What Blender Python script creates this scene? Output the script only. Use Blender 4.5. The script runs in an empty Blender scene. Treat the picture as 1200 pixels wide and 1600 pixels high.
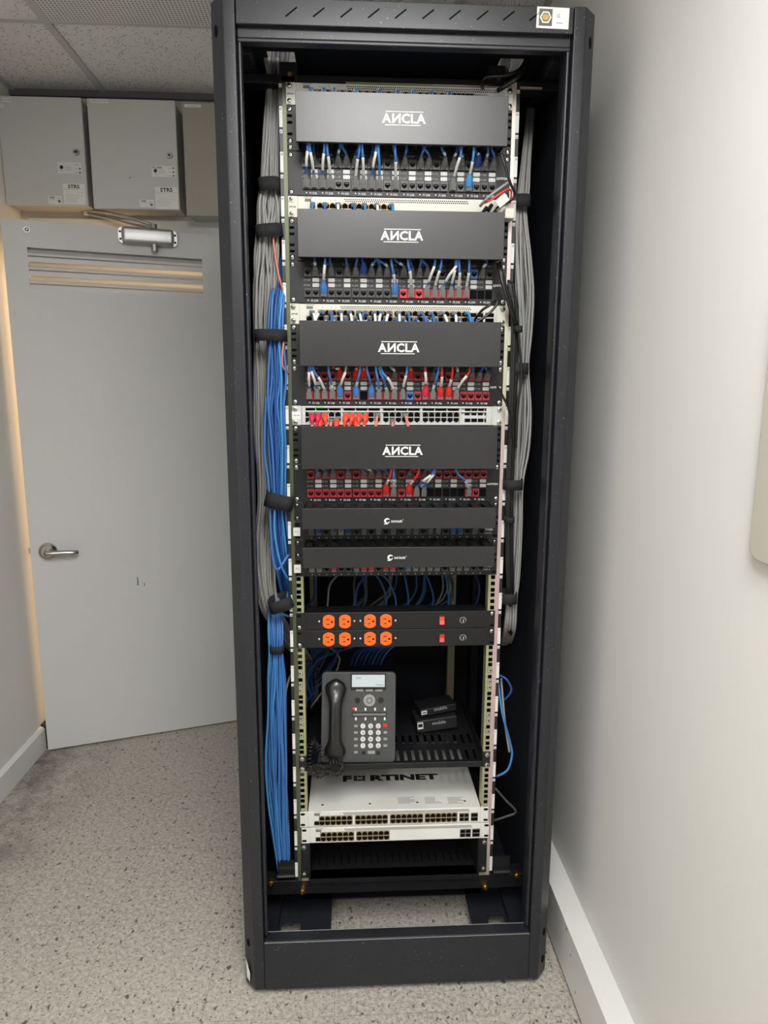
import bpy, math, random
from mathutils import Vector, Matrix
C = bpy.context.scene.collection
SC = bpy.context.scene
random.seed(7)

# ------------------------------------------------------------------ camera
FPX, CAM, PITCH, YAW, ROLL = 1054.06, Vector((-.111, -1.5534, 1.4253)), .1757, .0516, .0042
fw = Vector((math.sin(YAW)*math.cos(PITCH), math.cos(YAW)*math.cos(PITCH), -math.sin(PITCH)))
r0 = Vector((math.cos(YAW), -math.sin(YAW), 0)); u0 = r0.cross(fw)
rt = r0*math.cos(ROLL) + u0*math.sin(ROLL); up = -r0*math.sin(ROLL) + u0*math.cos(ROLL)
cd = bpy.data.cameras.new('camera'); cam = bpy.data.objects.new('camera', cd); C.objects.link(cam)
cam.matrix_world = Matrix(((rt.x, up.x, -fw.x, CAM.x), (rt.y, up.y, -fw.y, CAM.y), (rt.z, up.z, -fw.z, CAM.z), (0, 0, 0, 1)))
cd.sensor_fit = 'HORIZONTAL'; cd.sensor_width = 36; cd.lens = FPX/1200*36; cd.clip_start = .02
SC.camera = cam
# ------------------------------------------------------------------ light and exposure
SC.view_settings.view_transform = 'Standard'; SC.view_settings.look = 'None'
SC.view_settings.exposure = 0; SC.view_settings.gamma = 1
w = bpy.data.worlds.new('world'); SC.world = w; w.use_nodes = True
w.node_tree.nodes['Background'].inputs[0].default_value = (.9, .95, 1, 1)
w.node_tree.nodes['Background'].inputs[1].default_value = .3
def area(name, loc, sx, sy, power, col, rot=(0, 0, 0)):
    d = bpy.data.lights.new(name, 'AREA'); d.shape = 'RECTANGLE'; d.size = sx; d.size_y = sy; d.energy = power; d.color = col
    o = bpy.data.objects.new(name, d); C.objects.link(o); o.location = loc; o.rotation_euler = rot; return o
area('troffer_light', (.0, -1.62, 2.495), .58, 1.18, 54, (1, .99, .97))
area('troffer_light', (-.6, -3.0, 2.495), .58, 1.18, 33, (1, .99, .97))
area('corridor_lamp', (-1.0, 2.2, 2.3), .5, .5, 52, (1, .68, .38), (math.radians(-25), 0, 0))

# ------------------------------------------------------------------ pixel helpers (used while measuring the photograph)
def ray(x, y): return rt*((x-600)/FPX) + up*((800-y)/FPX) + fw
def at(x, y, Y=0.0):
    d = ray(x, y); return CAM + d*((Y-CAM.y)/d.y)
def atz(x, y, Z):
    d = ray(x, y); return CAM + d*((Z-CAM.z)/d.z)
def atx(x, y, X):
    d = ray(x, y); return CAM + d*((X-CAM.x)/d.x)
UN = .04445; Z0 = .195
def U(k): return Z0 + k*UN

# ------------------------------------------------------------------ materials
def mat(name, col, rough=.5, metal=0, spec=.5, emit=0, trans=0, coat=0, alpha=1):
    m = bpy.data.materials.new(name); m.use_nodes = True; b = m.node_tree.nodes['Principled BSDF']
    b.inputs['Base Color'].default_value = (*col, 1); b.inputs['Roughness'].default_value = rough
    b.inputs['Metallic'].default_value = metal; b.inputs['Specular IOR Level'].default_value = spec
    b.inputs['Transmission Weight'].default_value = trans; b.inputs['Coat Weight'].default_value = coat
    if emit: b.inputs['Emission Color'].default_value = (*col, 1); b.inputs['Emission Strength'].default_value = emit
    return m
def nd(m, t, **kw):
    n = m.node_tree.nodes.new(t)
    for k, v in kw.items(): setattr(n, k, v)
    return n
def ramp(m, src, stops):
    r = nd(m, 'ShaderNodeValToRGB'); e = r.color_ramp.elements
    while len(e) < len(stops): e.new(.5)
    for i, (p, c) in enumerate(stops): e[i].position = p; e[i].color = (*c, 1)
    m.node_tree.links.new(src, r.inputs[0]); return r.outputs[0]
def coords(m, scale=(1, 1, 1)):
    t = nd(m, 'ShaderNodeTexCoord'); p = nd(m, 'ShaderNodeMapping'); p.inputs['Scale'].default_value = scale
    m.node_tree.links.new(t.outputs['Object'], p.inputs[0]); return p.outputs[0]
def noise(m, co, scale, detail=2, rough=.5):
    n = nd(m, 'ShaderNodeTexNoise'); n.inputs['Scale'].default_value = scale; n.inputs['Detail'].default_value = detail
    n.inputs['Roughness'].default_value = rough; m.node_tree.links.new(co, n.inputs['Vector']); return n.outputs['Fac']
def mix(m, fac, a, b, mode='MIX'):
    x = nd(m, 'ShaderNodeMix', data_type='RGBA', blend_type=mode)
    L = m.node_tree.links
    if isinstance(fac, (int, float)): x.inputs[0].default_value = fac
    else: L.new(fac, x.inputs[0])
    for i, v in ((6, a), (7, b)):
        if isinstance(v, tuple): x.inputs[i].default_value = (*v, 1)
        else: L.new(v, x.inputs[i])
    return x.outputs[2]
def tocol(m, out): m.node_tree.links.new(out, m.node_tree.nodes['Principled BSDF'].inputs['Base Color'])
def bump(m, src, strength, dist=.001):
    b = nd(m, 'ShaderNodeBump'); b.inputs['Strength'].default_value = strength; b.inputs['Distance'].default_value = dist
    m.node_tree.links.new(src, b.inputs['Height']); m.node_tree.links.new(b.outputs[0], m.node_tree.nodes['Principled BSDF'].inputs['Normal'])
W3 = (1, 1, 1); K3 = (0, 0, 0)
def speckled(name, base, dust, scale, thr, rough, metal=0, bumpv=.1, spec=.5):
    m = mat(name, base, rough, metal, spec); co = coords(m)
    n = noise(m, co, scale, 3, .6); f = ramp(m, n, [(thr, K3), (thr+.03, W3)])
    n2 = noise(m, co, 3, 3); f2 = ramp(m, n2, [(.35, K3), (.7, W3)])
    tocol(m, mix(m, f, mix(m, f2, base, tuple(min(1, c*1.35) for c in base)), dust))
    bump(m, noise(m, co, 900, 1), bumpv, .0004); return m
M = {}
M['rack'] = speckled('black_powder_coat', (.013, .014, .018), (.32, .32, .32), 230, .70, .34, spec=.42)
M['rackin'] = mat('black_inner_panel', (.012, .014, .020), .6, spec=.35)
M['black'] = mat('black_metal', (.009, .0095, .011), .42, spec=.4)
M['cover'] = mat('black_satin_cover', (.0135, .0135, .015), .33, spec=.6)
M['plastic'] = mat('black_plastic', (.012, .012, .013), .35)
M['dark'] = mat('dark_hole', (.004, .004, .005), .9, spec=.1)
M['white'] = speckled('off_white_enamel', (.62, .62, .58), (.5, .5, .46), 200, .78, .4, bumpv=.03)
M['cream'] = mat('cream_enamel', (.66, .65, .57), .4)
M['greyenamel'] = mat('pale_grey_enamel', (.55, .56, .53), .4)
M['sticker'] = mat('white_sticker', (.74, .74, .71), .5)
M['dimlabel'] = mat('dim_sticker', (.66, .67, .66), .4); M['window'] = mat('label_window', (.55, .55, .53), .35)
M['ink'] = mat('black_ink', (.015, .015, .015), .6)
M['inkgrey'] = mat('grey_ink', (.16, .16, .16), .6)
M['print'] = mat('white_print', (.78, .78, .77), .45)
M['dimprint'] = mat('grey_white_print', (.34, .34, .34), .5)
M['steel'] = mat('bright_screw_steel', (.72, .72, .70), .28, 1)
M['nickel'] = mat('satin_nickel', (.46, .44, .41), .28, 1)
M['alu'] = mat('silver_closer_paint', (.42, .42, .42), .35, .7)
M['brass'] = mat('brass_bolt', (.65, .42, .14), .35, 1)
M['blue'] = mat('blue_jacket', (.045, .155, .42), .42)
M['bluel'] = mat('light_blue_jacket', (.05, .24, .54), .4)
M['blued'] = mat('dark_blue_jacket', (.02, .075, .30), .45)
M['grey'] = mat('grey_jacket', (.29, .29, .28), .5)
M['greyd'] = mat('dark_grey_jacket', (.10, .10, .10), .5)
M['red'] = mat('red_jacket', (.55, .02, .015), .4)
M['orangered'] = mat('orange_red_jacket', (.85, .06, .025), .4)
M['crimson'] = mat('crimson_jacket', (.55, .02, .06), .35)
M['pink'] = mat('salmon_jacket', (.75, .20, .17), .4)
M['salmon'] = mat('salmon_wire', (.70, .19, .12), .45)
M['clear'] = mat('clear_plug_plastic', (.36, .37, .37), .2, trans=.55)
M['redjack'] = mat('red_jack', (.30, .012, .018), .4)
M['bluejack'] = mat('blue_jack', (.03, .14, .42), .4)
M['outlet'] = mat('orange_outlet', (.95, .14, .012), .35)
M['lamp_red'] = mat('lit_red_switch', (.9, .05, .02), .3, emit=.35)
M['redbtn'] = mat('red_button', (.6, .03, .02), .35)
M['lcd'] = mat('lcd_screen', (.45, .52, .54), .25, emit=.22)
M['keys'] = mat('white_keys', (.62, .62, .60), .4)
M['phone'] = mat('charcoal_phone', (.055, .057, .058), .45)
M['handset'] = mat('black_handset', (.008, .008, .009), .3, coat=.3)
M['gold'] = mat('gold_print', (.45, .34, .12), .35, .6)
M['velcro'] = mat('black_hook_strap', (.012, .012, .014), .85)
M['tan'] = mat('tan_port_shield', (.36, .27, .16), .4, .3)
M['greenled'] = mat('green_led', (.25, .6, .1), .4, emit=.35)
# iridescent zinc of the rails
def zinc(name, cols):
    m = mat(name, cols[0], .38, .55); co = coords(m, (1, 1, .35))
    tocol(m, ramp(m, noise(m, co, 5, 2), [(.3, cols[0]), (.5, cols[1]), (.7, cols[2])])); return m
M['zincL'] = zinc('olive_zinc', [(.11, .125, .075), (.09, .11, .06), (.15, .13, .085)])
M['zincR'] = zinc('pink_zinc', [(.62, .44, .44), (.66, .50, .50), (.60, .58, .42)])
M['zincY'] = zinc('yellow_zinc', [(.46, .42, .25), (.40, .43, .24), (.47, .38, .26)])
# walls
def wallmat(name, col, b=.15):
    m = mat(name, col, .6, spec=.3); co = coords(m)
    f = ramp(m, noise(m, co, 1.6, 4), [(.3, K3), (.75, W3)])
    tocol(m, mix(m, f, col, tuple(c*.95 for c in col))); bump(m, noise(m, co, 160, 3), b, .0008); return m
M['wall'] = wallmat('white_wall_paint', (.74, .735, .71), .12)
M['wallL'] = wallmat('grey_white_wall_paint', (.76, .745, .72))
M['wallB'] = wallmat('beige_wall_paint', (.60, .565, .52))
M['wallF'] = wallmat('dim_grey_wall_paint', (.60, .60, .58)); M['basebd'] = mat('pale_baseboard', (.72, .72, .70), .45)
M['duct'] = mat('white_steel_duct', (.70, .70, .67), .38)
M['door'] = wallmat('grey_door_paint', (.64, .645, .63), .35)
M['doortrim'] = wallmat('grey_frame_paint', (.62, .62, .60), .2)
M['box'] = wallmat('grey_box_enamel', (.56, .565, .55), .3)
M['boxtan'] = wallmat('taupe_box_enamel', (.36, .335, .29), .2)
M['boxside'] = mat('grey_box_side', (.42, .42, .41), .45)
M['louver'] = mat('grey_louver', (.58, .57, .55), .4)
# ceiling tile
m = mat('fissured_ceiling_tile', (.88, .87, .85), .85, spec=.1); co = coords(m)
v = nd(m, 'ShaderNodeTexVoronoi'); v.inputs['Scale'].default_value = 105; m.node_tree.links.new(co, v.inputs['Vector'])
f1 = ramp(m, v.outputs['Distance'], [(.20, W3), (.32, K3)]); f2 = ramp(m, noise(m, co, 42, 3, .7), [(.44, K3), (.50, W3)])
mm = nd(m, 'ShaderNodeMath', operation='MULTIPLY'); m.node_tree.links.new(f1, mm.inputs[0]); m.node_tree.links.new(f2, mm.inputs[1])
tocol(m, mix(m, mm.outputs[0], (.88, .87, .85), (.30, .29, .27))); bump(m, noise(m, co, 120, 4), .4, .002); M['ceil'] = m
M['cornershade'] = mat('corner_shadow_grey', (.13, .13, .14), .6); M['tee'] = mat('ceiling_tee_paint', (.60, .60, .59), .45)
m = mat('perforated_metal', (.62, .61, .58), .5); co = coords(m, (1/.011, 1/.011, 0))
# rows of round holes (pattern of the sheet)
fr = nd(m, 'ShaderNodeVectorMath', operation='FRACTION'); m.node_tree.links.new(co, fr.inputs[0])
ds = nd(m, 'ShaderNodeVectorMath', operation='DISTANCE'); m.node_tree.links.new(fr.outputs[0], ds.inputs[0]); ds.inputs[1].default_value = (.5, .5, 0)
tocol(m, mix(m, ramp(m, ds.outputs['Value'], [(.24, W3), (.30, K3)]), (.78, .77, .74), (.20, .20, .19))); M['perf'] = m
# floor
m = mat('speckled_vinyl_tile', (.5, .47, .41), .42, spec=.4); co = coords(m); L = m.node_tree.links
base = mix(m, ramp(m, noise(m, co, 1.3, 3), [(.3, K3), (.7, W3)]), (.39, .36, .315), (.31, .29, .255))
base = mix(m, ramp(m, noise(m, co, 90, 4, .7), [(.40, K3), (.62, W3)]), base, (.51, .475, .42))
n1 = noise(m, coords(m, (1, .72, 1)), 75, 2, .5); base = mix(m, ramp(m, n1, [(.645, K3), (.675, W3)]), base, (.10, .09, .08))
n3 = noise(m, coords(m, (.8, 1, 1)), 170, 2, .5); base = mix(m, ramp(m, n3, [(.58, K3), (.66, W3)]), base, (.20, .18, .155))
sx = nd(m, 'ShaderNodeSeparateXYZ'); L.new(co, sx.inputs[0])
def seam(out, off):
    a = nd(m, 'ShaderNodeMath', operation='ADD'); L.new(out, a.inputs[0]); a.inputs[1].default_value = off + 30.5
    b_ = nd(m, 'ShaderNodeMath', operation='MODULO'); L.new(a.outputs[0], b_.inputs[0]); b_.inputs[1].default_value = .305
    c_ = nd(m, 'ShaderNodeMath', operation='LESS_THAN'); L.new(b_.outputs[0], c_.inputs[0]); c_.inputs[1].default_value = .0014; return c_.outputs[0]
s1, s2 = seam(sx.outputs[0], .153), seam(sx.outputs[1], .215)
sa = nd(m, 'ShaderNodeMath', operation='MAXIMUM'); L.new(s1, sa.inputs[0]); L.new(s2, sa.inputs[1])
sb = nd(m, 'ShaderNodeMath', operation='MULTIPLY'); L.new(sa.outputs[0], sb.inputs[0]); sb.inputs[1].default_value = .55
base = mix(m, sb.outputs[0], base, (.14, .125, .11))
# scuffed dirt that gathers along the left baseboard
d1 = nd(m, 'ShaderNodeMapRange'); L.new(sx.outputs[0], d1.inputs[0]); d1.inputs[1].default_value = -1.33; d1.inputs[2].default_value = -1.0; d1.inputs[3].default_value = 1; d1.inputs[4].default_value = 0
d2 = nd(m, 'ShaderNodeMath', operation='MULTIPLY'); L.new(d1.outputs[0], d2.inputs[0]); L.new(ramp(m, noise(m, co, 9, 5, .7), [(.40, K3), (.62, W3)]), d2.inputs[1])
base = mix(m, d2.outputs[0], base, (.13, .11, .10)); tocol(m, base); M['floor'] = m
m = mat('card_photo', (.1, .09, .08), .4); M['cardphoto'] = m

# ------------------------------------------------------------------ mesh builder
class MB:
    def __init__(s): s.v = []; s.f = []; s.mi = []; s.m = []; s.cur = 0
    def use(s, name):
        if name not in s.m: s.m.append(name)
        s.cur = s.m.index(name); return s
    def add(s, vs, fs, T=None):
        n = len(s.v)
        s.v += [tuple(T @ Vector(p)) if T else tuple(p) for p in vs]
        s.f += [tuple(i+n for i in f) for f in fs]; s.mi += [s.cur]*len(fs); return s
    def box(s, x0, x1, y0, y1, z0, z1, T=None):
        vs = [(x, y, z) for z in (z0, z1) for y in (y0, y1) for x in (x0, x1)]
        return s.add(vs, [(0, 2, 3, 1), (4, 5, 7, 6), (0, 1, 5, 4), (2, 6, 7, 3), (0, 4, 6, 2), (1, 3, 7, 5)], T)
    def prism(s, poly, a0, a1, axis='y', T=None):
        """extrude polygon; axis y: poly in (x,z); axis z: (x,y); axis x: (y,z)"""
        n = len(poly)
        def P(p, a): return {'y': (p[0], a, p[1]), 'z': (p[0], p[1], a), 'x': (a, p[0], p[1])}[axis]
        vs = [P(p, a0) for p in poly] + [P(p, a1) for p in poly]
        area2 = sum(poly[i][0]*poly[(i+1) % n][1]-poly[(i+1) % n][0]*poly[i][1] for i in range(n))
        fs = [tuple(range(n)), tuple(range(2*n-1, n-1, -1))] + [(i, i+n, (i+1) % n+n, (i+1) % n) for i in range(n)]
        flip = (area2 > 0) == (axis in ('z', 'x')); 
        if a1 < a0: flip = not flip
        if flip: fs = [tuple(reversed(f)) for f in fs]
        return s.add(vs, fs, T)
    def cyl(s, p0, p1, r0, r1=None, n=12):
        p0, p1 = Vector(p0), Vector(p1); r1 = r0 if r1 is None else r1; d = (p1-p0).normalized()
        a = d.orthogonal().normalized(); b = d.cross(a); vs = []
        for p, r in ((p0, r0), (p1, r1)):
            for i in range(n):
                t = 2*math.pi*i/n; vs.append(p + a*(r*math.cos(t)) + b*(r*math.sin(t)))
        fs = [(i, (i+1) % n, (i+1) % n+n, i+n) for i in range(n)] + [tuple(reversed(range(n))), tuple(range(n, 2*n))]
        return s.add(vs, fs)
    def dome(s, c, axis, r, h, n=12, k=4):
        c = Vector(c); d = Vector(axis).normalized(); a = d.orthogonal().normalized(); b = d.cross(a); vs = []
        for j in range(k):
            t = math.pi/2*j/k
            for i in range(n):
                q = 2*math.pi*i/n; vs.append(c + d*(h*math.sin(t)) + (a*math.cos(q)+b*math.sin(q))*(r*math.cos(t)))
        vs.append(c+d*h); fs = [(j*n+i, j*n+(i+1) % n, (j+1)*n+(i+1) % n, (j+1)*n+i) for j in range(k-1) for i in range(n)]
        fs += [((k-1)*n+i, (k-1)*n+(i+1) % n, k*n) for i in range(n)] + [tuple(reversed(range(n)))]
        return s.add(vs, fs)
    def tube(s, pts, r, n=7, sub=6):
        P = catmull(pts, sub); N = len(P); vs = []; a = None
        for i in range(N):
            d = (P[min(i+1, N-1)]-P[max(i-1, 0)])
            if d.length < 1e-9: d = Vector((0, 0, 1))
            d.normalize()
            a = d.orthogonal().normalized() if a is None else (a - d*a.dot(d)).normalized()
            b = d.cross(a); rr = r(i/(N-1)) if callable(r) else r
            for j in range(n):
                t = 2*math.pi*j/n; vs.append(P[i] + a*(rr*math.cos(t)) + b*(rr*math.sin(t)))
        fs = [(i*n+j, i*n+(j+1) % n, (i+1)*n+(j+1) % n, (i+1)*n+j) for i in range(N-1) for j in range(n)]
        fs += [tuple(reversed(range(n))), tuple(range((N-1)*n, N*n))]
        return s.add(vs, fs)
    def text(s, st, x, y, z, size, align='CENTER', T=None, bold=0, sx=1.0, depth=.0002):
        """upright text facing -y with its baseline at z"""
        vs, fs = textmesh(st, align, bold)
        T0 = Matrix.Translation((x, y, z)) @ Matrix(((size*sx, 0, 0, 0), (0, 0, -depth, 0), (0, size, 0, 0), (0, 0, 0, 1)))
        return s.add(vs, fs, (T @ T0) if T else T0)
    def build(s, name, parent=None, smooth=False, bevel=0, loc=None):
        me = bpy.data.meshes.new(name); o0 = Vector(loc) if loc else Vector((0, 0, 0))
        me.from_pydata([tuple(Vector(p)-o0) for p in s.v], [], s.f)
        for k in s.m: me.materials.append(M[k])
        me.polygons.foreach_set('material_index', s.mi)
        if smooth: me.polygons.foreach_set('use_smooth', [True]*len(me.polygons))
        me.update(); o = bpy.data.objects.new(name, me); C.objects.link(o); o.location = o0
        if parent:
            o.parent = parent; o.location = o0 - wloc(parent)
        if bevel:
            b = o.modifiers.new('bevel', 'BEVEL'); b.width = bevel; b.segments = 2; b.limit_method = 'ANGLE'; b.angle_limit = math.radians(40)
            for p in me.polygons: p.use_smooth = True
            wn = o.modifiers.new('wn', 'WEIGHTED_NORMAL'); wn.keep_sharp = True
        return o
def wloc(o):
    l = Vector(o.location)
    while o.parent: o = o.parent; l += o.location
    return l
def catmull(pts, sub):
    P = [Vector(p) for p in pts]
    if sub <= 1 or len(P) < 3: return P
    out = []
    for i in range(len(P)-1):
        a, b, c, d = P[max(i-1, 0)], P[i], P[i+1], P[min(i+2, len(P)-1)]
        for k in range(sub):
            t = k/sub; out.append(.5*((2*b)+(c-a)*t+(2*a-5*b+4*c-d)*t*t+(3*b-a-3*c+d)*t**3))
    return out+[P[-1]]
_tc = {}
def textmesh(st, align, bold):
    k = (st, align, bold)
    if k not in _tc:
        cu = bpy.data.curves.new('lettering', 'FONT'); cu.body = st; cu.align_x = align; cu.size = 1; cu.offset = bold; cu.resolution_u = 2
        cu.extrude = .5
        ob = bpy.data.objects.new('lettering', cu); C.objects.link(ob); bpy.context.view_layer.update()
        me = bpy.data.meshes.new_from_object(ob.evaluated_get(bpy.context.evaluated_depsgraph_get()))
        _tc[k] = ([tuple(v.co) for v in me.vertices], [tuple(p.vertices) for p in me.polygons])
        bpy.data.objects.remove(ob); bpy.data.curves.remove(cu); bpy.data.meshes.remove(me)
    return _tc[k]
def tag(o, label=None, cat=None, group=None, kind=None):
    if label: o['label'] = label
    if cat: o['category'] = cat
    if group: o['group'] = group
    if kind: o['kind'] = kind
    return o
def empty(name, loc, label, cat, group=None):
    o = bpy.data.objects.new(name, None); C.objects.link(o); o.location = loc; o.empty_display_size = .05
    return tag(o, label, cat, group)
def inst(src, name, parent, loc):
    c = src.copy(); c.name = name; C.objects.link(c); c.parent = parent; c.location = Vector(loc) - wloc(parent)
    return c
def rrect(cx, cz, w_, h_, r, n=4):
    out = []
    for qx, qz, a0 in ((1, 1, 0), (-1, 1, 90), (-1, -1, 180), (1, -1, 270)):
        for i in range(n+1):
            t = math.radians(a0+90*i/n); out.append((cx+qx*(w_/2-r)+r*math.cos(t), cz+qz*(h_/2-r)+r*math.sin(t)))
    return out

# ------------------------------------------------------------------ room shell
XL, XR, YB, YF, ZC = -1.355, .468, 1.245, -5.6, 2.52
def struct(name, mb, label, cat, bevel=0):
    o = mb.build(name, bevel=bevel); return tag(o, label, cat, kind='structure')
struct('floor', MB().use('floor').box(XL-.3, XR+.3, YF-.1, 3.2, -.05, 0), 'speckled beige vinyl tile floor under the black rack', 'floor')
struct('wall_right', MB().use('wall').box(XR, XR+.1, YF, YB+.02, 0, ZC+.1), 'bare white wall to the right of the rack', 'wall')
struct('wall_left', MB().use('wallL').box(XL-.1, XL, YF, 3.0, 0, ZC+.1), 'plain off-white wall at the left beside the grey door', 'wall')
# back wall with the doorway
DX0, DX1, DH = -1.325, -.585, 2.045
b = MB().use('wallB').box(XL, XR, YB, YB+.12, DH, ZC+.1).box(DX1, XR, YB, YB+.12, 0, DH).box(XL, DX0, YB, YB+.12, 0, DH)
struct('wall_back', b, 'beige back wall above the door behind the grey wall boxes', 'wall')
struct('wall_front', MB().use('wallF').box(XL, XR, YF-.1, YF, 0, ZC+.1), 'plain white wall behind the camera', 'wall')
struct('wall_corridor', MB().use('wallB').box(XL, XR+.3, 3.0, 3.1, 0, ZC+.1).box(XR, XR+.3, YB+.12, 3.0, 0, ZC+.1), 'beige corridor wall beyond the grey door', 'wall')
struct('ceiling', MB().use('ceil').box(XL-.1, XR+.1, YF-.1, 3.1, ZC, ZC+.05), 'speckled white acoustic tile ceiling', 'ceiling')
# tee grid
b = MB().use('tee'); TX = [-1.015-.61*i for i in (0,)] + [-1.015+.61, -1.015+1.22, -1.015+1.83]; TY = [.745-.61*i for i in range(9)]
for x in TX[:3]: b.box(x-.012, x+.012, YF, YB, ZC-.006, ZC-.0005)
for y in TY: b.box(XL, XR, y-.011, y+.011, ZC-.0052, ZC-.0005)
b.box(XL, XL+.022, YF, YB-.022, ZC-.006, ZC-.0005).box(XR-.022, XR, YF, YB-.022, ZC-.006, ZC-.0005)
struct('trim_1', b, 'white metal grid that holds the ceiling tiles', 'ceiling grid')
g = MB().use('perf').box(-1.0, -.42, TY[1]+.014, TY[0]-.014, ZC-.010, ZC-.001)
tag(g.build('ceiling_vent', bevel=.001), 'white perforated metal vent panel set into the ceiling grid', 'vent')
for cx_, yy in ((.0, -1.62), (-.6, -3.0)):
    t = empty('ceiling_light', (cx_, yy, ZC-.02), 'white troffer lamp in the ceiling ' + ('just behind the camera' if yy > -2 else 'at the far end behind the camera'), 'lamp')
    MB().use('tee').box(cx_-.31, cx_+.31, yy-.61, yy-.592, ZC-.02, ZC-.001).box(cx_-.31, cx_+.31, yy+.592, yy+.61, ZC-.02, ZC-.001).box(cx_-.31, cx_-.292, yy-.592, yy+.592, ZC-.02, ZC-.001).box(cx_+.292, cx_+.31, yy-.592, yy+.592, ZC-.02, ZC-.001).build('frame', t)
struct('trim_4', MB().use('cornershade').box(XL, XR, YB-.020, YB, ZC-.022, ZC-.0005), 'dark trim strip painted as shadow where the ceiling meets the back wall', 'ceiling trim')  # shadow band of the ceiling corner, put in as a dark strip
# baseboards and the steel duct
struct('baseboard_left', MB().use('basebd').prism([(XL, 0), (XL+.016, 0), (XL+.016, .088), (XL+.006, .098), (XL, .098)], YF, 1.03, 'y'), 'pale painted baseboard along the left wall', 'baseboard')
struct('trim_2', MB().use('plastic').box(XL, XL+.022, 1.03, 1.24, 0, .105), 'short black baseboard end behind the door edge', 'baseboard')
dz0, dz1, dx0 = .012, .152, .411
b = MB().use('duct').box(dx0, XR, YF, YB, dz0, dz1)
b.use('tan').box(dx0+.006, XR, YF, YB, 0, dz0)
b.use('steel')
for px, py in ((892, 1493), (899, 1551), (887, 1437)):
    p = atx(px, py, dx0); b.dome((dx0-.0001, p.y, min(p.z, dz1-.008)), (-1, 0, 0), .004, .0025, 8, 2)
struct('baseboard_right', b, 'white steel cable duct along the foot of the right wall', 'baseboard', bevel=.002)
# rounded plate on the right wall
t = MB().use('boxtan'); p0 = (-.641-.26, 1.209+.28)
t.prism(rrect(-.643-.15, 1.205+.19, .30, .40, .022, 5), XR, XR-.012, 'x')
M['plate'] = mat('beige_grey_plate', (.50, .47, .40), .4); t.m = ['plate']
tag(t.build('wall_plate', bevel=.003), 'beige rounded cover plate mounted on the right wall', 'plate')

# door frame
b = MB().use('doortrim')
b.box(DX0-.004, DX0+.03, YB-.012, YB+.13, 0, DH-.03).box(DX1-.01, DX1+.05, YB-.012, YB+.13, 0, DH).box(DX0-.004, DX1+.05, YB-.012, YB+.13, DH-.03, DH+.028)
struct('trim_3', b, 'grey painted steel frame around the doorway', 'door frame', bevel=.002)

# door (hinged at its right edge, standing ajar)
ang = math.radians(17.07); HL = Vector((-1.3225, 1.007, 0)); DW, DT = .762, .042
TD = Matrix.Translation(HL) @ Matrix.Rotation(ang, 4, 'Z')
def dl(px, py):  # door-local coordinates of a pixel on the door face
    n_ = Vector((-math.sin(ang), math.cos(ang), 0)); r_ = ray(px, py); q = CAM + r_*((HL-CAM).dot(n_)/r_.dot(n_)); return TD.inverted() @ q
l0, l1 = dl(42, 386), dl(318, 465); lx0, lx1, lz0, lz1 = l0.x, l1.x, l1.z, l0.z
b = MB().use('door')
b.box(0, DW, 0, DT, .008, lz0, TD).box(0, DW, 0, DT, lz1, 2.018, TD).box(0, lx0, 0, DT, lz0, lz1, TD).box(lx1, DW, 0, DT, lz0, lz1, TD)
door = tag(b.build('door_1', loc=HL), 'grey painted steel door standing ajar left of the rack', 'door', kind='structure')
b = MB().use('louver'); n = 6; hh = (lz1-lz0)
for i in range(3):
    z1 = lz1-hh*(i/3.0); zb = z1-hh/3
    b.prism([(.004, zb+.004), (.004, zb+.016), (.034, z1-.010), (.034, z1-.022)], lx0, lx1, 'x', TD)
    b.prism([(.001, zb-.001), (.001, zb+.014), (.004, zb+.014), (.004, zb-.001)], lx0, lx1, 'x', TD)
    b.prism([(.001, zb+.020), (.002, zb+.028), (.030, z1+.004), (.034, z1-.004)], lx0, lx1, 'x', TD)
tag(b.build('louver', door), 'slatted louver near the top of the door')
# lever handle
h = dl(75, 861); hT = TD @ Matrix.Translation((h.x, 0, h.z)); cc = lambda x, y, z: hT @ Vector((x, y, z))
b = MB().use('nickel').cyl(cc(0, 0, 0), cc(0, -.008, 0), .033, .033, 28).cyl(cc(0, -.008, 0), cc(0, -.014, 0), .031, .022, 28)
hd = b.build('handle_rose', door, loc=cc(0, 0, 0))
b = MB().use('nickel').cyl(cc(0, -.01, 0), cc(0, -.048, 0), .011, .011, 16)
b.tube([cc(-.002, -.045, .001), cc(.02, -.048, 0), (cc(.06, -.047, -.001)), cc(.09, -.045, -.003), cc(.108, -.040, -.004)], lambda t: .0105-.002*t, 10)
b.build('lever', hd, smooth=True, loc=cc(0, -.01, 0))
MB().use('nickel').box(-.001, .001, .008, .034, h.z-.03, h.z+.03, TD).box(-.008, -.0005, .014, .028, h.z-.008, h.z+.012, TD).build('latch', door)
k = dl(42, 359); q = TD @ Vector((k.x, 0, k.z))
MB().use('nickel').cyl(q, TD @ Vector((k.x, -.004, k.z)), .010, .010, 16).dome(TD @ Vector((k.x, -.003, k.z)), TD.to_3x3() @ Vector((0, -1, 0)), .008, .007).build('door_bolt', door)
k = dl(366, 999)
b = MB().use('nickel'); 
for zz in (k.z, .25, 1.75): b.cyl(TD @ Vector((DW+.004, -.004, zz-.045)), TD @ Vector((DW+.004, -.004, zz+.045)), .006)
b.build('hinge', door)
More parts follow.
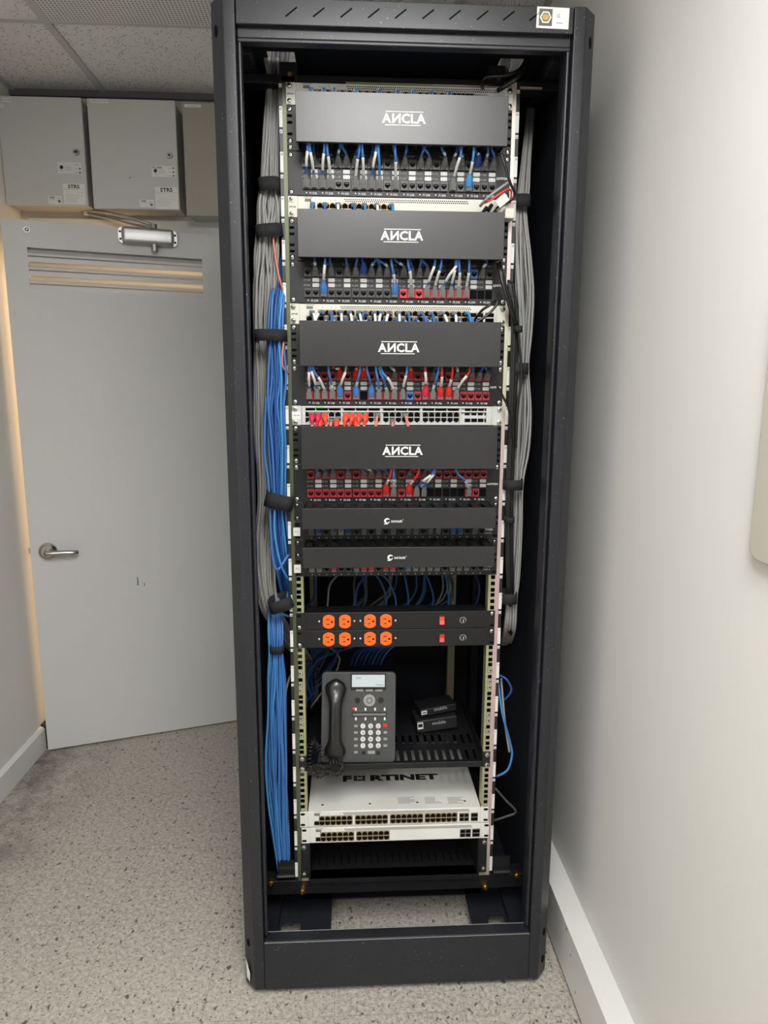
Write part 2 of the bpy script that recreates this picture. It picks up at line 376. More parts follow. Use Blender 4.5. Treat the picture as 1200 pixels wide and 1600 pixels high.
# closer: body, pinion, arms
a0, a1 = dl(184, 357), dl(277, 385); cx, cz = (a0.x+a1.x)/2, (dl(184, 370).z+dl(277, 373).z)/2
hw = (a1.x-a0.x)/2; hgt = .029
cl = MB().use('alu').box(cx-hw+.012, cx+hw-.012, -.040, 0, cz-hgt, cz+hgt, TD).build('door_closer', door, bevel=.012)
b = MB().use('alu')
for s_ in (-1, 1):
    xe = cx+s_*hw; xi = cx+s_*(hw-.014)
    b.prism([(xi, cz-hgt), (xe-s_*.004, cz-hgt+.006), (xe, cz-hgt+.016), (xe, cz+hgt-.016), (xe-s_*.004, cz+hgt-.004), (xi, cz+hgt)], 0, -.012, 'y', TD)
    b.use('dark').cyl(TD @ Vector((xe-s_*.007, -.0115, cz+.013)), TD @ Vector((xe-s_*.007, -.0125, cz+.013)), .004)
    b.cyl(TD @ Vector((xe-s_*.007, -.0115, cz-.013)), TD @ Vector((xe-s_*.007, -.0125, cz-.013)), .004); b.use('alu')
b.build('end_plate', cl)
pv = dl(241, 380).x
b = MB().use('nickel').cyl(TD @ Vector((pv, -.020, cz-hgt-.022)), TD @ Vector((pv, -.020, cz-hgt+.004)), .013, .013, 18)
b.cyl(TD @ Vector((pv, -.020, cz-hgt-.026)), TD @ Vector((pv, -.020, cz-hgt-.022)), .009, .013, 18)
b.cyl(TD @ Vector((pv, -.020, cz+hgt)), TD @ Vector((pv, -.020, cz+hgt+.016)), .014, .012, 18).build('pinion', cl, smooth=False)
e0 = TD @ Vector((pv, -.020, cz+hgt+.012)); sh = at(134, 329, YB-.03)
b = MB().use('alu'); e1 = e0.lerp(sh, .55)+Vector((0, -.05, -.005))
dv = (sh-e0)
b.tube([e0, e0+dv*.33+Vector((0, -.03, .004)), e0+dv*.66+Vector((0, -.03, .004)), sh], .0055, 8)
b.tube([e0+Vector((-.02, .004, -.006)), e0+dv*.35+Vector((0, -.01, -.014)), e0+dv*.72+Vector((0, 0, -.010)), sh+Vector((0, 0, -.012))], .0045, 8)
b.cyl(sh+Vector((0, 0, -.018)), sh+Vector((0, 0, .012)), .011, .011, 14).box(sh.x-.02, sh.x+.02, sh.y+.004, YB+.001, sh.z-.012, sh.z+.004)
b.build('closer_arm', cl, smooth=True)
MB().use('inkgrey').prism([(.372, .655), (.378, .655), (.377, .690), (.373, .690)], -.0003, .0005, 'y', TD).prism([(.398, .650), (.402, .650), (.401, .664), (.398, .664)], -.0003, .0005, 'y', TD).build('scuff_mark', door)

# ------------------------------------------------------------------ wall boxes above the door
YX = 1.125
def wallbox(px0, py0, px1, py1, mat_, label, labels, x0=None, x1=None):
    a = at(px0, py0, YX); c = at(px1, py1, YX); x0 = a.x if x0 is None else x0; x1 = c.x if x1 is None else x1; z1, z0 = a.z, c.z
    t = empty('electrical_box', ((x0+x1)/2, YB, z0), label, 'electrical box', 'steel boxes on the wall above the door')
    MB().use('boxside').box(x0+.006, x1-.003, YX+.012, YB-.001, z0+.004, z1-.004).build('enclosure', t, bevel=.002)
    dr = MB().use(mat_).box(x0, x1, YX, YX+.014, z0, z1).build('box_door', t, bevel=.003)
    return t, dr, x0, x1, z0, z1
def sheet(b, m_, x0, x1, z0, z1, y, th=.0004): b.use(m_).box(x0, x1, y-th, y, z0, z1); return b
def boxdress(t, dr, pts):
    # pts: lock, panel label rectangle, big sticker, small sticker, top tag
    y = YX-.0003
    L_ = at(*pts['lock'], YX); MB().use('nickel').cyl((L_.x, YX, L_.z), (L_.x, YX-.006, L_.z), .0115, .0105, 20).use('dark').cyl((L_.x, YX-.006, L_.z), (L_.x, YX-.0064, L_.z), .004, .004, 10).build('lock', dr, loc=(L_.x, YX, L_.z))
    a, c = at(*pts['pan'][:2], YX), at(*pts['pan'][2:], YX)
    b = MB(); sheet(b, pts['panm'], a.x, c.x, c.z, a.z, y)
    W_, H_ = c.x-a.x, a.z-c.z; yy = y-.0005
    b.use('ink').cyl((a.x+W_*.15, yy+.0002, a.z-H_*.45), (a.x+W_*.15, yy-.0001, a.z-H_*.45), H_*.17, None, 16)
    if pts['fc']: b.text('FC-2000', a.x+W_*.03, yy, a.z-H_*.25, H_*.26, 'LEFT', bold=.02)
    b.use('inkgrey').text('SISTEMA DE', a.x+W_*.42, yy, a.z-H_*.50, H_*.11).text('DETECCION', a.x+W_*.44, yy, a.z-H_*.68, H_*.11)
    b.text('POWER', a.x+W_*.80, yy, a.z-H_*.26, H_*.11).text('FAIL', a.x+W_*.80, yy, a.z-H_*.60, H_*.11).text('ALARM', a.x+W_*.78, yy, a.z-H_*.93, H_*.11)
    b.text('STRS', a.x+W_*.15, yy, a.z-H_*.78, H_*.14)
    for i, fz in enumerate((.18, .55, .88)):
        b.use('steel' if (i == 0 and not pts['fc']) else 'ink').cyl((c.x-.006, yy+.0002, a.z-H_*fz), (c.x-.006, yy-.0006, a.z-H_*fz), .003, None, 10)
    b.build('indicator_label', dr)
    a, c = at(*pts['big'][:2], YX), at(*pts['big'][2:], YX); W_, H_ = c.x-a.x, a.z-c.z
    b = MB(); sheet(b, 'sticker', a.x, c.x, c.z, a.z, y)
    b.use('ink').text('STRS', (a.x+c.x)/2, yy, a.z-H_*.21, H_*.24, bold=.03, sx=1.15)
    b.use('inkgrey').box(a.x+W_*.03, c.x-W_*.03, yy-.0001, yy, a.z-H_*.265, a.z-H_*.255)
    for i, (f0, f1) in enumerate(((.08, .32), (.6, .95), (.08, .3), (.1, .9), (.08, .9), (.08, .7), (.08, .7), (.08, .62), (.08, .6))):
        zz = a.z-H_*(.34+.065*i); b.box(a.x+W_*f0, a.x+W_*f1, yy-.0001, yy, zz-H_*.006, zz)
    b.build('service_sticker', dr)
    a, c = at(*pts['small'][:2], YX), at(*pts['small'][2:], YX); W_, H_ = c.x-a.x, a.z-c.z
    b = MB(); sheet(b, 'sticker', a.x, c.x, c.z, a.z, y)
    b.use('ink').text('STRS', a.x+W_*.30, yy, a.z-H_*.33, H_*.33, bold=.03).use('inkgrey').text('SERVICE', a.x+W_*.78, yy, a.z-H_*.33, H_*.16)
    b.box(a.x+W_*.05, c.x-W_*.3, yy-.0001, yy, a.z-H_*.5, a.z-H_*.48).cyl((c.x-W_*.18, yy, a.z-H_*.66), (c.x-W_*.18, yy-.0002, a.z-H_*.66), H_*.2, None, 12)
    b.build('small_sticker', dr)
def toptag(dr, px0, py0, px1, py1, s_):
    a, c = at(px0, py0, YX), at(px1, py1, YX); b = MB(); sheet(b, 'sticker', a.x, c.x, c.z, a.z, YX-.0003)
    b.use('ink').text(s_, (a.x+c.x)/2, YX-.0008, c.z+(a.z-c.z)*.3, (a.z-c.z)*.5, sx=.9); b.build('name_tag', dr)
r = wallbox(0, 149, 138, 322, 'box', 'grey steel wall box at the far left above the door', None, x0=XL+.001)
boxdress(r[0], r[1], dict(lock=(119.5, 238), pan=(90, 253, 128, 272), panm='dimlabel', fc=False, big=(98, 287, 134, 320), small=(75, 306, 97, 319)))
toptag(r[1], 2, 153, 18, 159, 'FACP BASEMENT'); toptag(r[1], 0.5, 163, 5, 168, '02')
r = wallbox(135, 153, 281, 328, 'box', 'middle grey steel wall box with a small black mark', None)
boxdress(r[0], r[1], dict(lock=(265, 243), pan=(237, 259, 274, 277), panm='sticker', fc=True, big=(242, 292, 279, 327), small=(218, 312, 241, 324)))
toptag(r[1], 141, 155, 169, 161, 'CONTROL DE ACCESO')
p = at(203, 278, YX); MB().use('inkgrey').box(p.x-.004, p.x+.004, YX-.0004, YX, p.z-.0015, p.z+.0015).box(p.x, p.x+.02, YX-.0004, YX, p.z+.004, p.z+.0045).build('scratch', r[1])
r = wallbox(284, 160, 345, 338, 'boxtan', 'taupe steel wall box partly hidden by the rack post', None)
toptag(r[1], 288, 163, 314, 168, 'ALARMAS DE RACK')

# ------------------------------------------------------------------ rack cabinet
RZ0, RZ1 = .014, 2.146          # bottom and top of the cabinet
rack = empty('server_rack', (0, .3, RZ0), 'tall black open-front server rack cabinet beside the white wall', 'server rack')
YFR, YRR = -.15, .80
for s_ in (-1, 1):
    prof = [(s_*.319, YFR), (s_*.342, YFR), (s_*.368, YFR+.027), (s_*.368, YFR+.085), (s_*.319, YFR+.085)]
    b = MB().use('rack').prism(prof, RZ0, RZ1, 'z')
    po = b.build('corner_post', rack, bevel=.0025)
    d = MB().use('dark')       # dark oval screw recesses in the chamfered face
    nx, ny = s_*.7071, -.7071
    for zz in (RZ1-.055, RZ0+.042, RZ0+.118):
        c0 = Vector((s_*.357, YFR+.0155, zz)); nn = Vector((nx, ny, 0)); tt = Vector((-ny*1, nx, 0)); vs = []
        N_ = 14
        for k_ in range(N_):
            q = 2*math.pi*k_/N_; vs.append(c0+tt*(.0055*math.cos(q))+Vector((0, 0, .011*math.sin(q)))+nn*.0006)
        vs2 = [v_-nn*.002 for v_ in vs]; f = [tuple(range(N_)), tuple(range(2*N_-1, N_-1, -1))]+[(i, (i+1) % N_, (i+1) % N_+N_, i+N_) for i in range(N_)]
        d.add(vs+vs2, f)
    d.build('screw_recess', po)
    if s_ < 0: MB().use('sticker').add([Vector((-.3637, -.1322, .035))+Vector((0, 0, 0)), Vector((-.356, -.1405, .030)), Vector((-.3545, -.142, .055)), Vector((-.3655, -.1308, .088))], [(0, 1, 2, 3)]).build('paint_chip', po)
    MB().use('rack').prism([(s_*.319, YRR), (s_*.342, YRR), (s_*.368, YRR-.027), (s_*.368, YRR-.085), (s_*.319, YRR-.085)], RZ0, RZ1, 'z').build('corner_post', rack, bevel=.0025)
    MB().use('rackin').box(min(s_*.345, s_*.35), max(s_*.345, s_*.35), YFR+.085, YRR-.085, RZ0+.02, RZ1-.01).build('side_panel', rack)
    # inner door-stop lip with a bright rounded edge
    MB().use('rack').box(min(s_*.3185, s_*.3105), max(s_*.3185, s_*.3105), YFR+.012, YFR+.03, .15, 2.078).build('door_stop', rack, bevel=.003)
    # depth beams top and bottom
    MB().use('rack').box(min(s_*.345, s_*.300), max(s_*.345, s_*.300), YFR+.086, YRR-.086, .035, .075).build('depth_beam', rack, bevel=.002)
    MB().use('rack').box(min(s_*.345, s_*.305), max(s_*.345, s_*.305), YFR+.086, YRR-.086, 2.085, 2.12).build('depth_beam', rack, bevel=.002)
# header
hz0, hz1 = 2.098, 2.144
b = MB().use('rack').box(-.318, .318, YFR, YFR+.02, hz0, hz1).box(-.318, .318, YFR+.02, YFR+.06, hz1-.004, hz1)
header = b.build('header', rack, bevel=.002)
for px in (455, 498, 541, 584, 626, 669, 711, 754, 795, 836):
    p = at(px, 18.5+(px-455)*.018, YFR); q = math.radians(42); dx, dz = .0105, .0078
    MB().use('dark').tube([(p.x-dx, YFR, p.z-dz), (p.x+dx, YFR, p.z+dz)], .0014, 8, 1).build('vent_slot', header, loc=p)
MB().use('rack').box(-.318, .318, YFR+.012, YFR+.022, 2.080, 2.10).box(-.318, .318, YFR+.010, YFR+.03, 2.0725, 2.080).build('header_lip', rack, bevel=.002)
# picture card stuck on the header
a, c = at(839, 11, YFR), at(888, 46, YFR)
cardT = Matrix.Translation(((a.x+c.x)/2, YFR-.0012, (a.z+c.z)/2)) @ Matrix.Rotation(math.radians(1), 4, 'Y'); cw, ch = (c.x-a.x)/2, (a.z-c.z)/2
b = MB().use('sticker').box(-cw, cw, 0, .0008, -ch, ch, cardT).use('cardphoto').box(-cw*.86, -cw*.04, -.0003, 0, -ch*.78, ch*.82, cardT)
hexa = [(-cw*.45+ch*.62*math.cos(math.radians(60*i)), ch*.02+ch*.62*math.sin(math.radians(60*i))) for i in range(6)]
hexi = [(-cw*.45+ch*.46*math.cos(math.radians(60*i)), ch*.02+ch*.46*math.sin(math.radians(60*i))) for i in range(6)]
b.use('sticker').prism(hexa, -.0005, -.0003, 'y', cardT).use('cardphoto').prism(hexi, -.0007, -.0005, 'y', cardT)
b.use('gold').prism([(-cw*.45+ch*.36*math.cos(math.radians(30*i)), ch*.02+ch*.30*math.sin(math.radians(30*i))) for i in range(12)], -.0010, -.0007, 'y', cardT)
b.use('inkgrey').text('G', cw*.34, -.0004, ch*.05, ch*.5, T=cardT).text('certificado', cw*.42, -.0004, -ch*.5, ch*.16, T=cardT)
tag(b.build('picture_sticker', header), 'white card with a golden hexagonal nut picture')
# top panel with two cable openings
tz = 2.125; cuts = [(-.280, -.222, .012, .075), (.214, .272, .012, .078)]
b = MB().use('rackin')
xs = [-.345, -.280, -.222, .214, .272, .345]
for i in range(5):
    if i in (1, 3): c_ = cuts[i//2]; b.box(xs[i], xs[i+1], YFR+.02, c_[2], tz, tz+.003).box(xs[i], xs[i+1], c_[3], YRR, tz, tz+.003)
    else: b.box(xs[i], xs[i+1], YFR+.02, YRR, tz, tz+.003)
b.build('top_panel', rack)
MB().use('rackin').box(-.319, .319, YRR-.01, YRR, .05, 2.12).build('rear_door', rack)
# kick plate, sill, base
kz1 = .142
MB().use('rack').box(-.3185, .3185, YFR, YFR+.004, RZ0, kz1).build('kick_plate', rack, bevel=.0015)
MB().use('rack').box(-.3185, .3185, YFR+.004, YFR+.035, kz1-.006, kz1).box(-.3185, .3185, YFR+.031, YFR+.035, kz1-.03, kz1-.006).box(-.3185, .3185, YFR+.035, YFR+.05, kz1-.03, kz1-.024).build('sill', rack, bevel=.0015)
M['edgeline'] = mat('grey_edge_line', (.20, .20, .20), .5)
MB().use('edgeline').tube([(-.317, YFR+.0004, kz1-.0002), (.317, YFR+.0004, kz1-.0002)], .0009, 6, 1).tube([(-.312, YFR+.0345, kz1-.0002), (.312, YFR+.0345, kz1-.0002)], .0009, 6, 1).build('edge_line', rack)  # thin lighter grey lines along the front and back sill edges
pl = .045
b = MB().use('rackin').box(-.345, -.295, YFR+.05, YRR-.09, pl, pl+.003).box(.295, .345, YFR+.05, YRR-.09, pl, pl+.003)
b.box(-.245, -.165, YFR+.05, .35, pl, pl+.003).box(.205, .250, YFR+.05, .35, pl, pl+.003).box(-.295, .295, .10, .16, pl, pl+.003).box(-.295, -.165, .16, .7, pl, pl+.003).box(.19, .295, .16, .7, pl, pl+.003).box(-.295, .295, .55, .71, pl, pl+.003)
b.box(-.295, -.245, .02, .10, pl, pl+.003).box(.25, .295, .02, .10, pl, pl+.003)
b.build('base_plate', rack)
for s_ in (-1, 1):
    for yy in (YFR+.05, YRR-.05):
        MB().use('plastic').cyl((s_*.335, yy, 0), (s_*.335, yy, RZ0+.002), .018, .018, 16).build('levelling_foot', rack)
# front mounting frame: cross beams that carry the rails
MB().use('black').box(-.345, .345, .004, .044, Z0-.052, Z0-.012).build('bottom_cross_beam', rack, bevel=.002)
MB().use('black').box(-.345, .345, .012, .05, U(42)+.003, U(42)+.021).build('top_cross_beam', rack, bevel=.002)
a = at(556, 126, 0); c = at(845, 133, 0)
MB().use('zincY').box(-.115, .07, .0075, .0118, U(42)+.004, U(42)+.0075).use('zincR').box(.07, .305, .0075, .0118, U(42)+.004, U(42)+.0075).build('zinc_strip', rack)
MB().use('black').box(-.30, -.115, .0075, .0118, U(42)+.004, U(42)+.0075).build('zinc_strip', rack)
MB().use('black').box(-.345, .345, .60, .64, Z0-.05, Z0-.01).build('rear_cross_beam', rack)
for px, py, Y in ((424, 1376, 0.0), (473, 1389, -.0), (757, 1382, -.0), (806, 1364, .0)):
    p = at(px, py, Y); MB().use('brass').cyl((p.x, .004, p.z), (p.x, -.010, p.z), .0075, .0068, 6).cyl((p.x, -.010, p.z), (p.x, -.017, p.z), .004, .0035, 10).build('brass_bolt', rack, loc=(p.x, .004, p.z))
for px0, px1, py in ((433, 460, 1369), (771, 798, 1362)):
    a, c = at(px0, py, -.012), at(px1, py, -.012)
    MB().use('steel').box(a.x, c.x, -.014, -.012, a.z-.0035, a.z+.0015).use('black').box(a.x, c.x, -.012, .03, a.z-.003, a.z).box(a.x, c.x, .0, .003, a.z, a.z+.035).build('rail_bracket', rack)
for px, py in ((450, 115), (776, 120)):
    p = at(px, py, 0); MB().use('black').box(p.x-.018, p.x+.018, 0, .03, p.z-.016, p.z+.022).use('brass').cyl((p.x+.004, 0, p.z-.004), (p.x+.004, -.008, p.z-.004), .005, None, 6).build('rail_bracket', rack)

# rails with square holes
def rail(s_):
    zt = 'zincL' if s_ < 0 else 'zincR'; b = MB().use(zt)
    X = lambda a, c: (min(s_*a, s_*c), max(s_*a, s_*c))
    z0, z1 = Z0-.01, U(42)+.012
    b.box(*X(.2375, .2480), 0, .0016, z0, z1)
    b.use('zincY').box(*X(.2215, .2275), 0, .0016, z0, z1)
    zz = z0
    for k_ in range(42):
        for f in (.00635, .022225, .0381):
            hc = U(k_)+f; b.box(*X(.2275, .2375), 0, .0016, zz, hc-.0048); zz = hc+.0048
    b.box(*X(.2275, .2375), 0, .0016, zz, z1)
    b.use('zincY').box(*X(.2215, .2230), .0016, .030, z0, z1)
    b.use('black').box(*X(.2480, .2555), .0003, .0018, z0, z1).box(*X(.2540, .2555), .0018, .07, z0, z1)
    o = b.build('mounting_rail', rack)
    for k_ in range(1, 43):
        zt_ = U(k_); st = MB()
        if k_ % 2: st.use('sticker').box(*X(.2483, .2553), -.0001, .0003, zt_-UN+.0025, zt_-.001)
        else: st.use('plastic').box(*X(.2483, .2553), -.0001, .0003, zt_-UN+.0008, zt_-.001).use('sticker').box(*X(.2488, .2550), -.0003, -.0001, zt_-.0095, zt_-.0025)
        st.use('ink').text(str(k_), s_*.2519, -.0005, zt_-.0085, .0056)
        st.build('unit_label', o, loc=(s_*.2519, 0, zt_))
    sc = MB().use('steel')
    for zz in (12.55, 11.85, 11.5, 9.75, 9.45, 8.75):
        hc = min((U(k_)+f for k_ in range(42) for f in (.00635, .022225, .0381)), key=lambda q: abs(q-U(zz)))
        sc.box(*X(.2288, .2362), .0010, .004, hc-.004, hc+.004).use('dark').cyl((s_*.2330, .0009, hc), (s_*.2330, .0005, hc), .0022, None, 8).use('steel')
    tag(sc.build('cage_nut', o), 'bright cage nuts in the rail holes')
    return o
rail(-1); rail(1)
for s_ in (-1, 1):   # rear rails seen through the open bays
    X = lambda a, c: (min(s_*a, s_*c), max(s_*a, s_*c)); b = MB().use('zincY').box(*X(.2215, .224), .62, .65, Z0, U(42)).box(*X(.224, .245), .62, .6216, Z0, U(42)); b.build('rear_rail', rack)

# ------------------------------------------------------------------ rack equipment helpers
def screw(parent, x, z, y=-.003, m_='steel', r=.0056):
    b = MB().use(m_).cyl((x, y+.003, z), (x, y, z), r, r, 14).dome((x, y, z), (0, -1, 0), r*.9, .0022, 12, 3).use('dark').box(x-.0022, x+.0022, y-.0026, y-.0018, z-.0006, z+.0006).box(x-.0006, x+.0006, y-.0026, y-.0018, z-.0022, z+.0022)
    o = b.build('screw', parent, loc=(x, y, z)); return o
def faceplate(b, z0, z1, m_, hw=.2395, y0=-.003, y1=0.0, slots=True, nslot=None):
    b.use(m_).box(-hw, hw, y0, y1, z0+.0006, z1-.0006)
    if slots:
        b.use('dark')
        for s_ in (-1, 1):
            for zz in (nslot or (z0+.0075, z1-.0075)): b.prism(rrect(s_*.2330, zz, .0115, .0062, .003), y0-.0004, y0+.001, 'y')
    return b
PANELS = ['topmost', 'second', 'third', 'fourth']
def logo_word(b, x, y, z, S):
    chs = 'ANCLA'; ws = []
    for ch in chs:
        vs, fs = textmesh(ch, 'LEFT', .030); xs_ = [v[0] for v in vs]; ws.append((ch, vs, fs, min(xs_), max(xs_)))
    gaps = [.075, .07, .085, -.01, 0]; tot = sum(w_[4]-w_[3] for w_ in ws)+sum(gaps); cx_ = -tot/2
    for n_, (ch, vs, fs, a_, c__) in enumerate(ws):
        if n_ == 1: vs = [(a_+c__-v[0], v[1], v[2]) for v in vs]; fs = [tuple(reversed(f)) for f in fs]
        T0 = Matrix.Translation((x+(cx_-a_)*S*1.02, y, z)) @ Matrix(((S*1.02, 0, 0, 0), (0, 0, -.0002, 0), (0, S, 0, 0), (0, 0, 0, 1)))
        b.add(vs, fs, T0); cx_ += c__-a_+gaps[n_]
# cord manager with a removable cover
def ancla(k0, k1, px, py, name_, label, scr, ear='black'):
    z0, z1 = U(k0), U(k1); t = empty('cable_manager', (0, 0, z0), label, 'cable manager', 'cable managers with flat black covers')
    b = MB(); sl = [z0+.0075, z0+.020, z0+.033, z0+.0555, z0+.0685, z1-.0075]
    faceplate(b, z0, z1, 'black', nslot=sl); b.build('back_plate', t, bevel=.0008)
    b = MB().use('black')
    for s_ in (-1, 1): b.prism([(-.003, z0+.004), (-.066, z0+.001), (-.066, z1-.001), (-.003, z1-.004)], s_*.213, s_*.2145, 'x')
    for i in range(15):
        x = -.203+.029*i; b.box(x-.0045, x+.0045, -.062, -.003, z0+.002, z0+.004).box(x-.0045, x+.0045, -.062, -.003, z1-.004, z1-.002)
    b.build('finger_duct', t)
    cv = MB().use('cover').box(-.2160, .2165, -.0705, -.069, z0-.004, z1+.0015).box(-.2160, .2165, -.069, -.061, z1, z1+.0015).box(-.2160, .2165, -.069, -.061, z0-.004, z0-.0025).build('cover', t, bevel=.0012)
    p = at(px, py, -.07); S = .0245; b = MB().use('print'); logo_word(b, p.x, -.0707, p.z-S*.36, S)
    hw = .0385; b.box(p.x-hw+.001, p.x+hw+.001, -.0709, -.0706, p.z+S*.46, p.z+S*.52).box(p.x-hw, p.x+hw-.004, -.0709, -.0706, p.z-S*.56, p.z-S*.50)
    b.build('logo_print', cv)
    for s_, i in scr: screw(t, s_*.2330, sl[i], m_='steel')
    return t
ancla(39, 41, 631, 185, 'A', 'cable manager with bright flat cover and white logo, topmost', [(-1, 5), (-1, 1), (-1, 0), (1, 0)])
ancla(34, 36, 628, 368, 'B', 'cable manager with flat black cover, second from top, above red and black jacks', [(-1, 5), (-1, 0), (1, 0)])
ancla(29, 31, 623, 543, 'C', 'cable manager with flat black cover, third from top', [(-1, 5), (-1, 0), (1, 5), (1, 0)])
ancla(24, 26, 629, 704, 'D', 'cable manager with flat black cover below the row of orange-red plugs', [(-1, 5), (-1, 0)])
def organizer(k0, logo, label):
    z0, z1 = U(k0), U(k0+1); t = empty('cable_organizer', (0, 0, z0), label, 'cable organizer', 'slim one-unit cable organizers')
    b = MB(); faceplate(b, z0, z1, 'black'); b.build('back_plate', t, bevel=.0008)
    b = MB().use('black')
    for s_ in (-1, 1): b.box(min(s_*.213, s_*.2145), max(s_*.213, s_*.2145), -.078, -.003, z0+.002, z1-.001)
    for i in range(15):
        x = -.203+.029*i; b.box(x-.007, x+.007, -.076, -.003, z0+.001, z0+.003).box(x-.007, x+.007, -.076, -.003, z1-.003, z1-.001)
    b.build('finger_duct', t)
    cv = MB().use('cover').box(-.2165, .2165, -.0815, -.080, z0-.003, z1-.001).box(-.2165, .2165, -.080, -.070, z1-.0025, z1-.001).box(-.2165, .2165, -.080, -.070, z0-.003, z0-.0015).build('cover', t, bevel=.0008)
    p = at(*logo, -.081); b = MB().use('print'); pts = []
    for i in range(9):
        q = math.radians(40+i*32); pts.append((p.x-.008+.0055*math.cos(q), -.0819, p.z+.0055*math.sin(q)*.9))
    b.tube(pts, lambda u: .0009+.0014*math.sin(math.pi*u), 6, 3)
    b.tube([(p.x-.016, -.0819, p.z-.0065), (p.x-.009, -.0819, p.z-.0062), (p.x-.003, -.0819, p.z-.001)], lambda u: .0004+.001*math.sin(math.pi*u), 6, 3)
    b.text('DATALIFE', p.x+.0125, -.0819, p.z-.003, .0062, bold=.03, sx=.9); b.box(p.x+.026, p.x+.0275, -.0819, -.0816, p.z+.002, p.z+.0035); b.build('logo_print', cv)
    for x, f in ((-.2330, .16), (-.2330, .84), (.2330, .84), (.2330, .3)): screw(t, x, z0+UN*f, r=.0045, m_='nickel')
organizer(21, (611, 814), 'slim black cable organizer with small swirl logo, upper of two')
organizer(19, (616, 871), 'slim black cable organizer with small swirl logo, lower of two')

# keystone patch panels
PW = .01715
def colx(i): return -.2+i*PW+(i//6)*.0019
jk = {}
def jack_proto(m_):
    if m_ not in jk:
        b = MB().use(m_).box(-.0078, .0078, -.0058, 0, -.0095, .0095)
        b.use('dark').prism([(-.0057, .0042), (-.0057, -.0026), (-.0038, -.0026), (-.0038, -.0042), (-.0020, -.0042), (-.0020, -.0056), (.0020, -.0056), (.0020, -.0042), (.0038, -.0042), (.0038, -.0026), (.0057, -.0026), (.0057, .0042)], -.0061, -.005, 'y')
        b.use(m_ if m_ != 'jackblack' else 'plastic').box(-.0036, .0036, -.0064, -.0060, .0012, .0024)
        jk[m_] = b
    return jk[m_]
M['jackblack'] = mat('black_jack', (.035, .035, .037), .4)
def portmesh(key, fn, _c={}):
    if key not in _c:
        b = fn(); me = bpy.data.meshes.new(key); me.from_pydata([tuple(p) for p in b.v], [], b.f)
        for k_ in b.m: me.materials.append(M[k_])
        me.polygons.foreach_set('material_index', b.mi); me.update(); _c[key] = me
    return _c[key]
def place(me, name, parent, loc):
    o = bpy.data.objects.new(name, me); C.objects.link(o); o.parent = parent; o.location = Vector(loc)-wloc(parent); return o
RU, RLo = .0655, .0225   # heights of the upper and lower jack rows above the panel foot
def patch(k0, idx, code, n_up, n_lo, colu, coll, label, mline):
    z0 = U(k0); t = empty('patch_bay', (0, 0, z0), label, 'patch panel', 'two-unit patch panels')
    b = MB(); faceplate(b, z0, z0+2*UN, 'black'); pl_ = b.build('faceplate', t, bevel=.0008)
    for i in range(24):
        for row, cols, rz in ((0, colu, RU), (1, coll, RLo)):
            cm = cols(i)
            if cm is None:
                MB().use('dark').box(colx(i)-.0078, colx(i)+.0078, -.0034, -.003, z0+rz-.0095, z0+rz+.0095).build('empty_port', t, loc=(colx(i), -.003, z0+rz))
            else: place(portmesh('jack_'+cm, lambda: jack_proto(cm)), 'jack', t, (colx(i), -.003, z0+rz))
    wm = portmesh('label_window', lambda: MB().use('window').prism(rrect(0, 0, .0145, .0078, .0015, 2), -.0008, .0004, 'y'))
    pr_ = MB().use('dimprint')
    for i in range(24):
        if i % 2:
            place(wm, 'label_window', t, (colx(i), -.003, z0+.0495)); place(wm, 'label_window', t, (colx(i), -.003, z0+.0388))
            pr_.use('print').text('%s%02d' % (code, n_lo+i), colx(i)-.003, -.0033, z0+.0035, .0062, sx=.85)
            pr_.use('dimprint').text('%s%02d' % (code, n_up+i), colx(i)-.003, -.0033, z0+.0805, .0055, sx=.85)
        else:
            pr_.text('%s%02d' % (code, n_up+i), colx(i)-.002, -.0033, z0+.047, .0056, sx=.85).text('%s%02d' % (code, n_lo+i), colx(i)-.002, -.0033, z0+.0365, .0056, sx=.85)
            pr_.use('print').cyl((colx(i), -.0031, z0+.0065), (colx(i), -.0034, z0+.0065), .0014, None, 6).use('dimprint')
    pr_.use('print').text(mline, .2225, -.0033, z0+.040, .0062, bold=.03)
    pr_.build('printed_text', pl_)
    for s_, zz in ((-1, z0+.0075), (-1, z0+2*UN-.0075), (1, z0+.0075), (1, z0+2*UN-.0075)): screw(t, s_*.2330, zz)
    return z0
patch(37, 0, 'P1 D', 1, 25, lambda i: 'jackblack', lambda i: 'jackblack', 'black patch panel with black jacks, topmost, under the bright cover', 'LEVITON')
M['redjackb'] = mat('bright_red_jack', (.52, .02, .025), .4)
patch(32, 1, 'P2 D', 49, 73, lambda i: 'bluejack' if i == 21 else 'jackblack', lambda i: None if i > 20 else ('redjackb' if i > 11 else 'jackblack'), 'patch panel with black jacks at left and red jacks at right', 'LEVITON')
patch(27, 2, 'P1 V', 1, 25, lambda i: 'redjack', lambda i: None if i == 7 else ('bluejack' if i == 13 else 'redjack'), 'patch panel of dark red jacks with one blue jack, below third cover', 'LEVITON')
patch(22, 3, 'P2 V', 49, 73, lambda i: 'redjack', lambda i: None if (15 <= i <= 20 or i == 23) else 'redjack', 'lowest large patch panel, red jacks with empty openings at lower right', 'LEVITON')

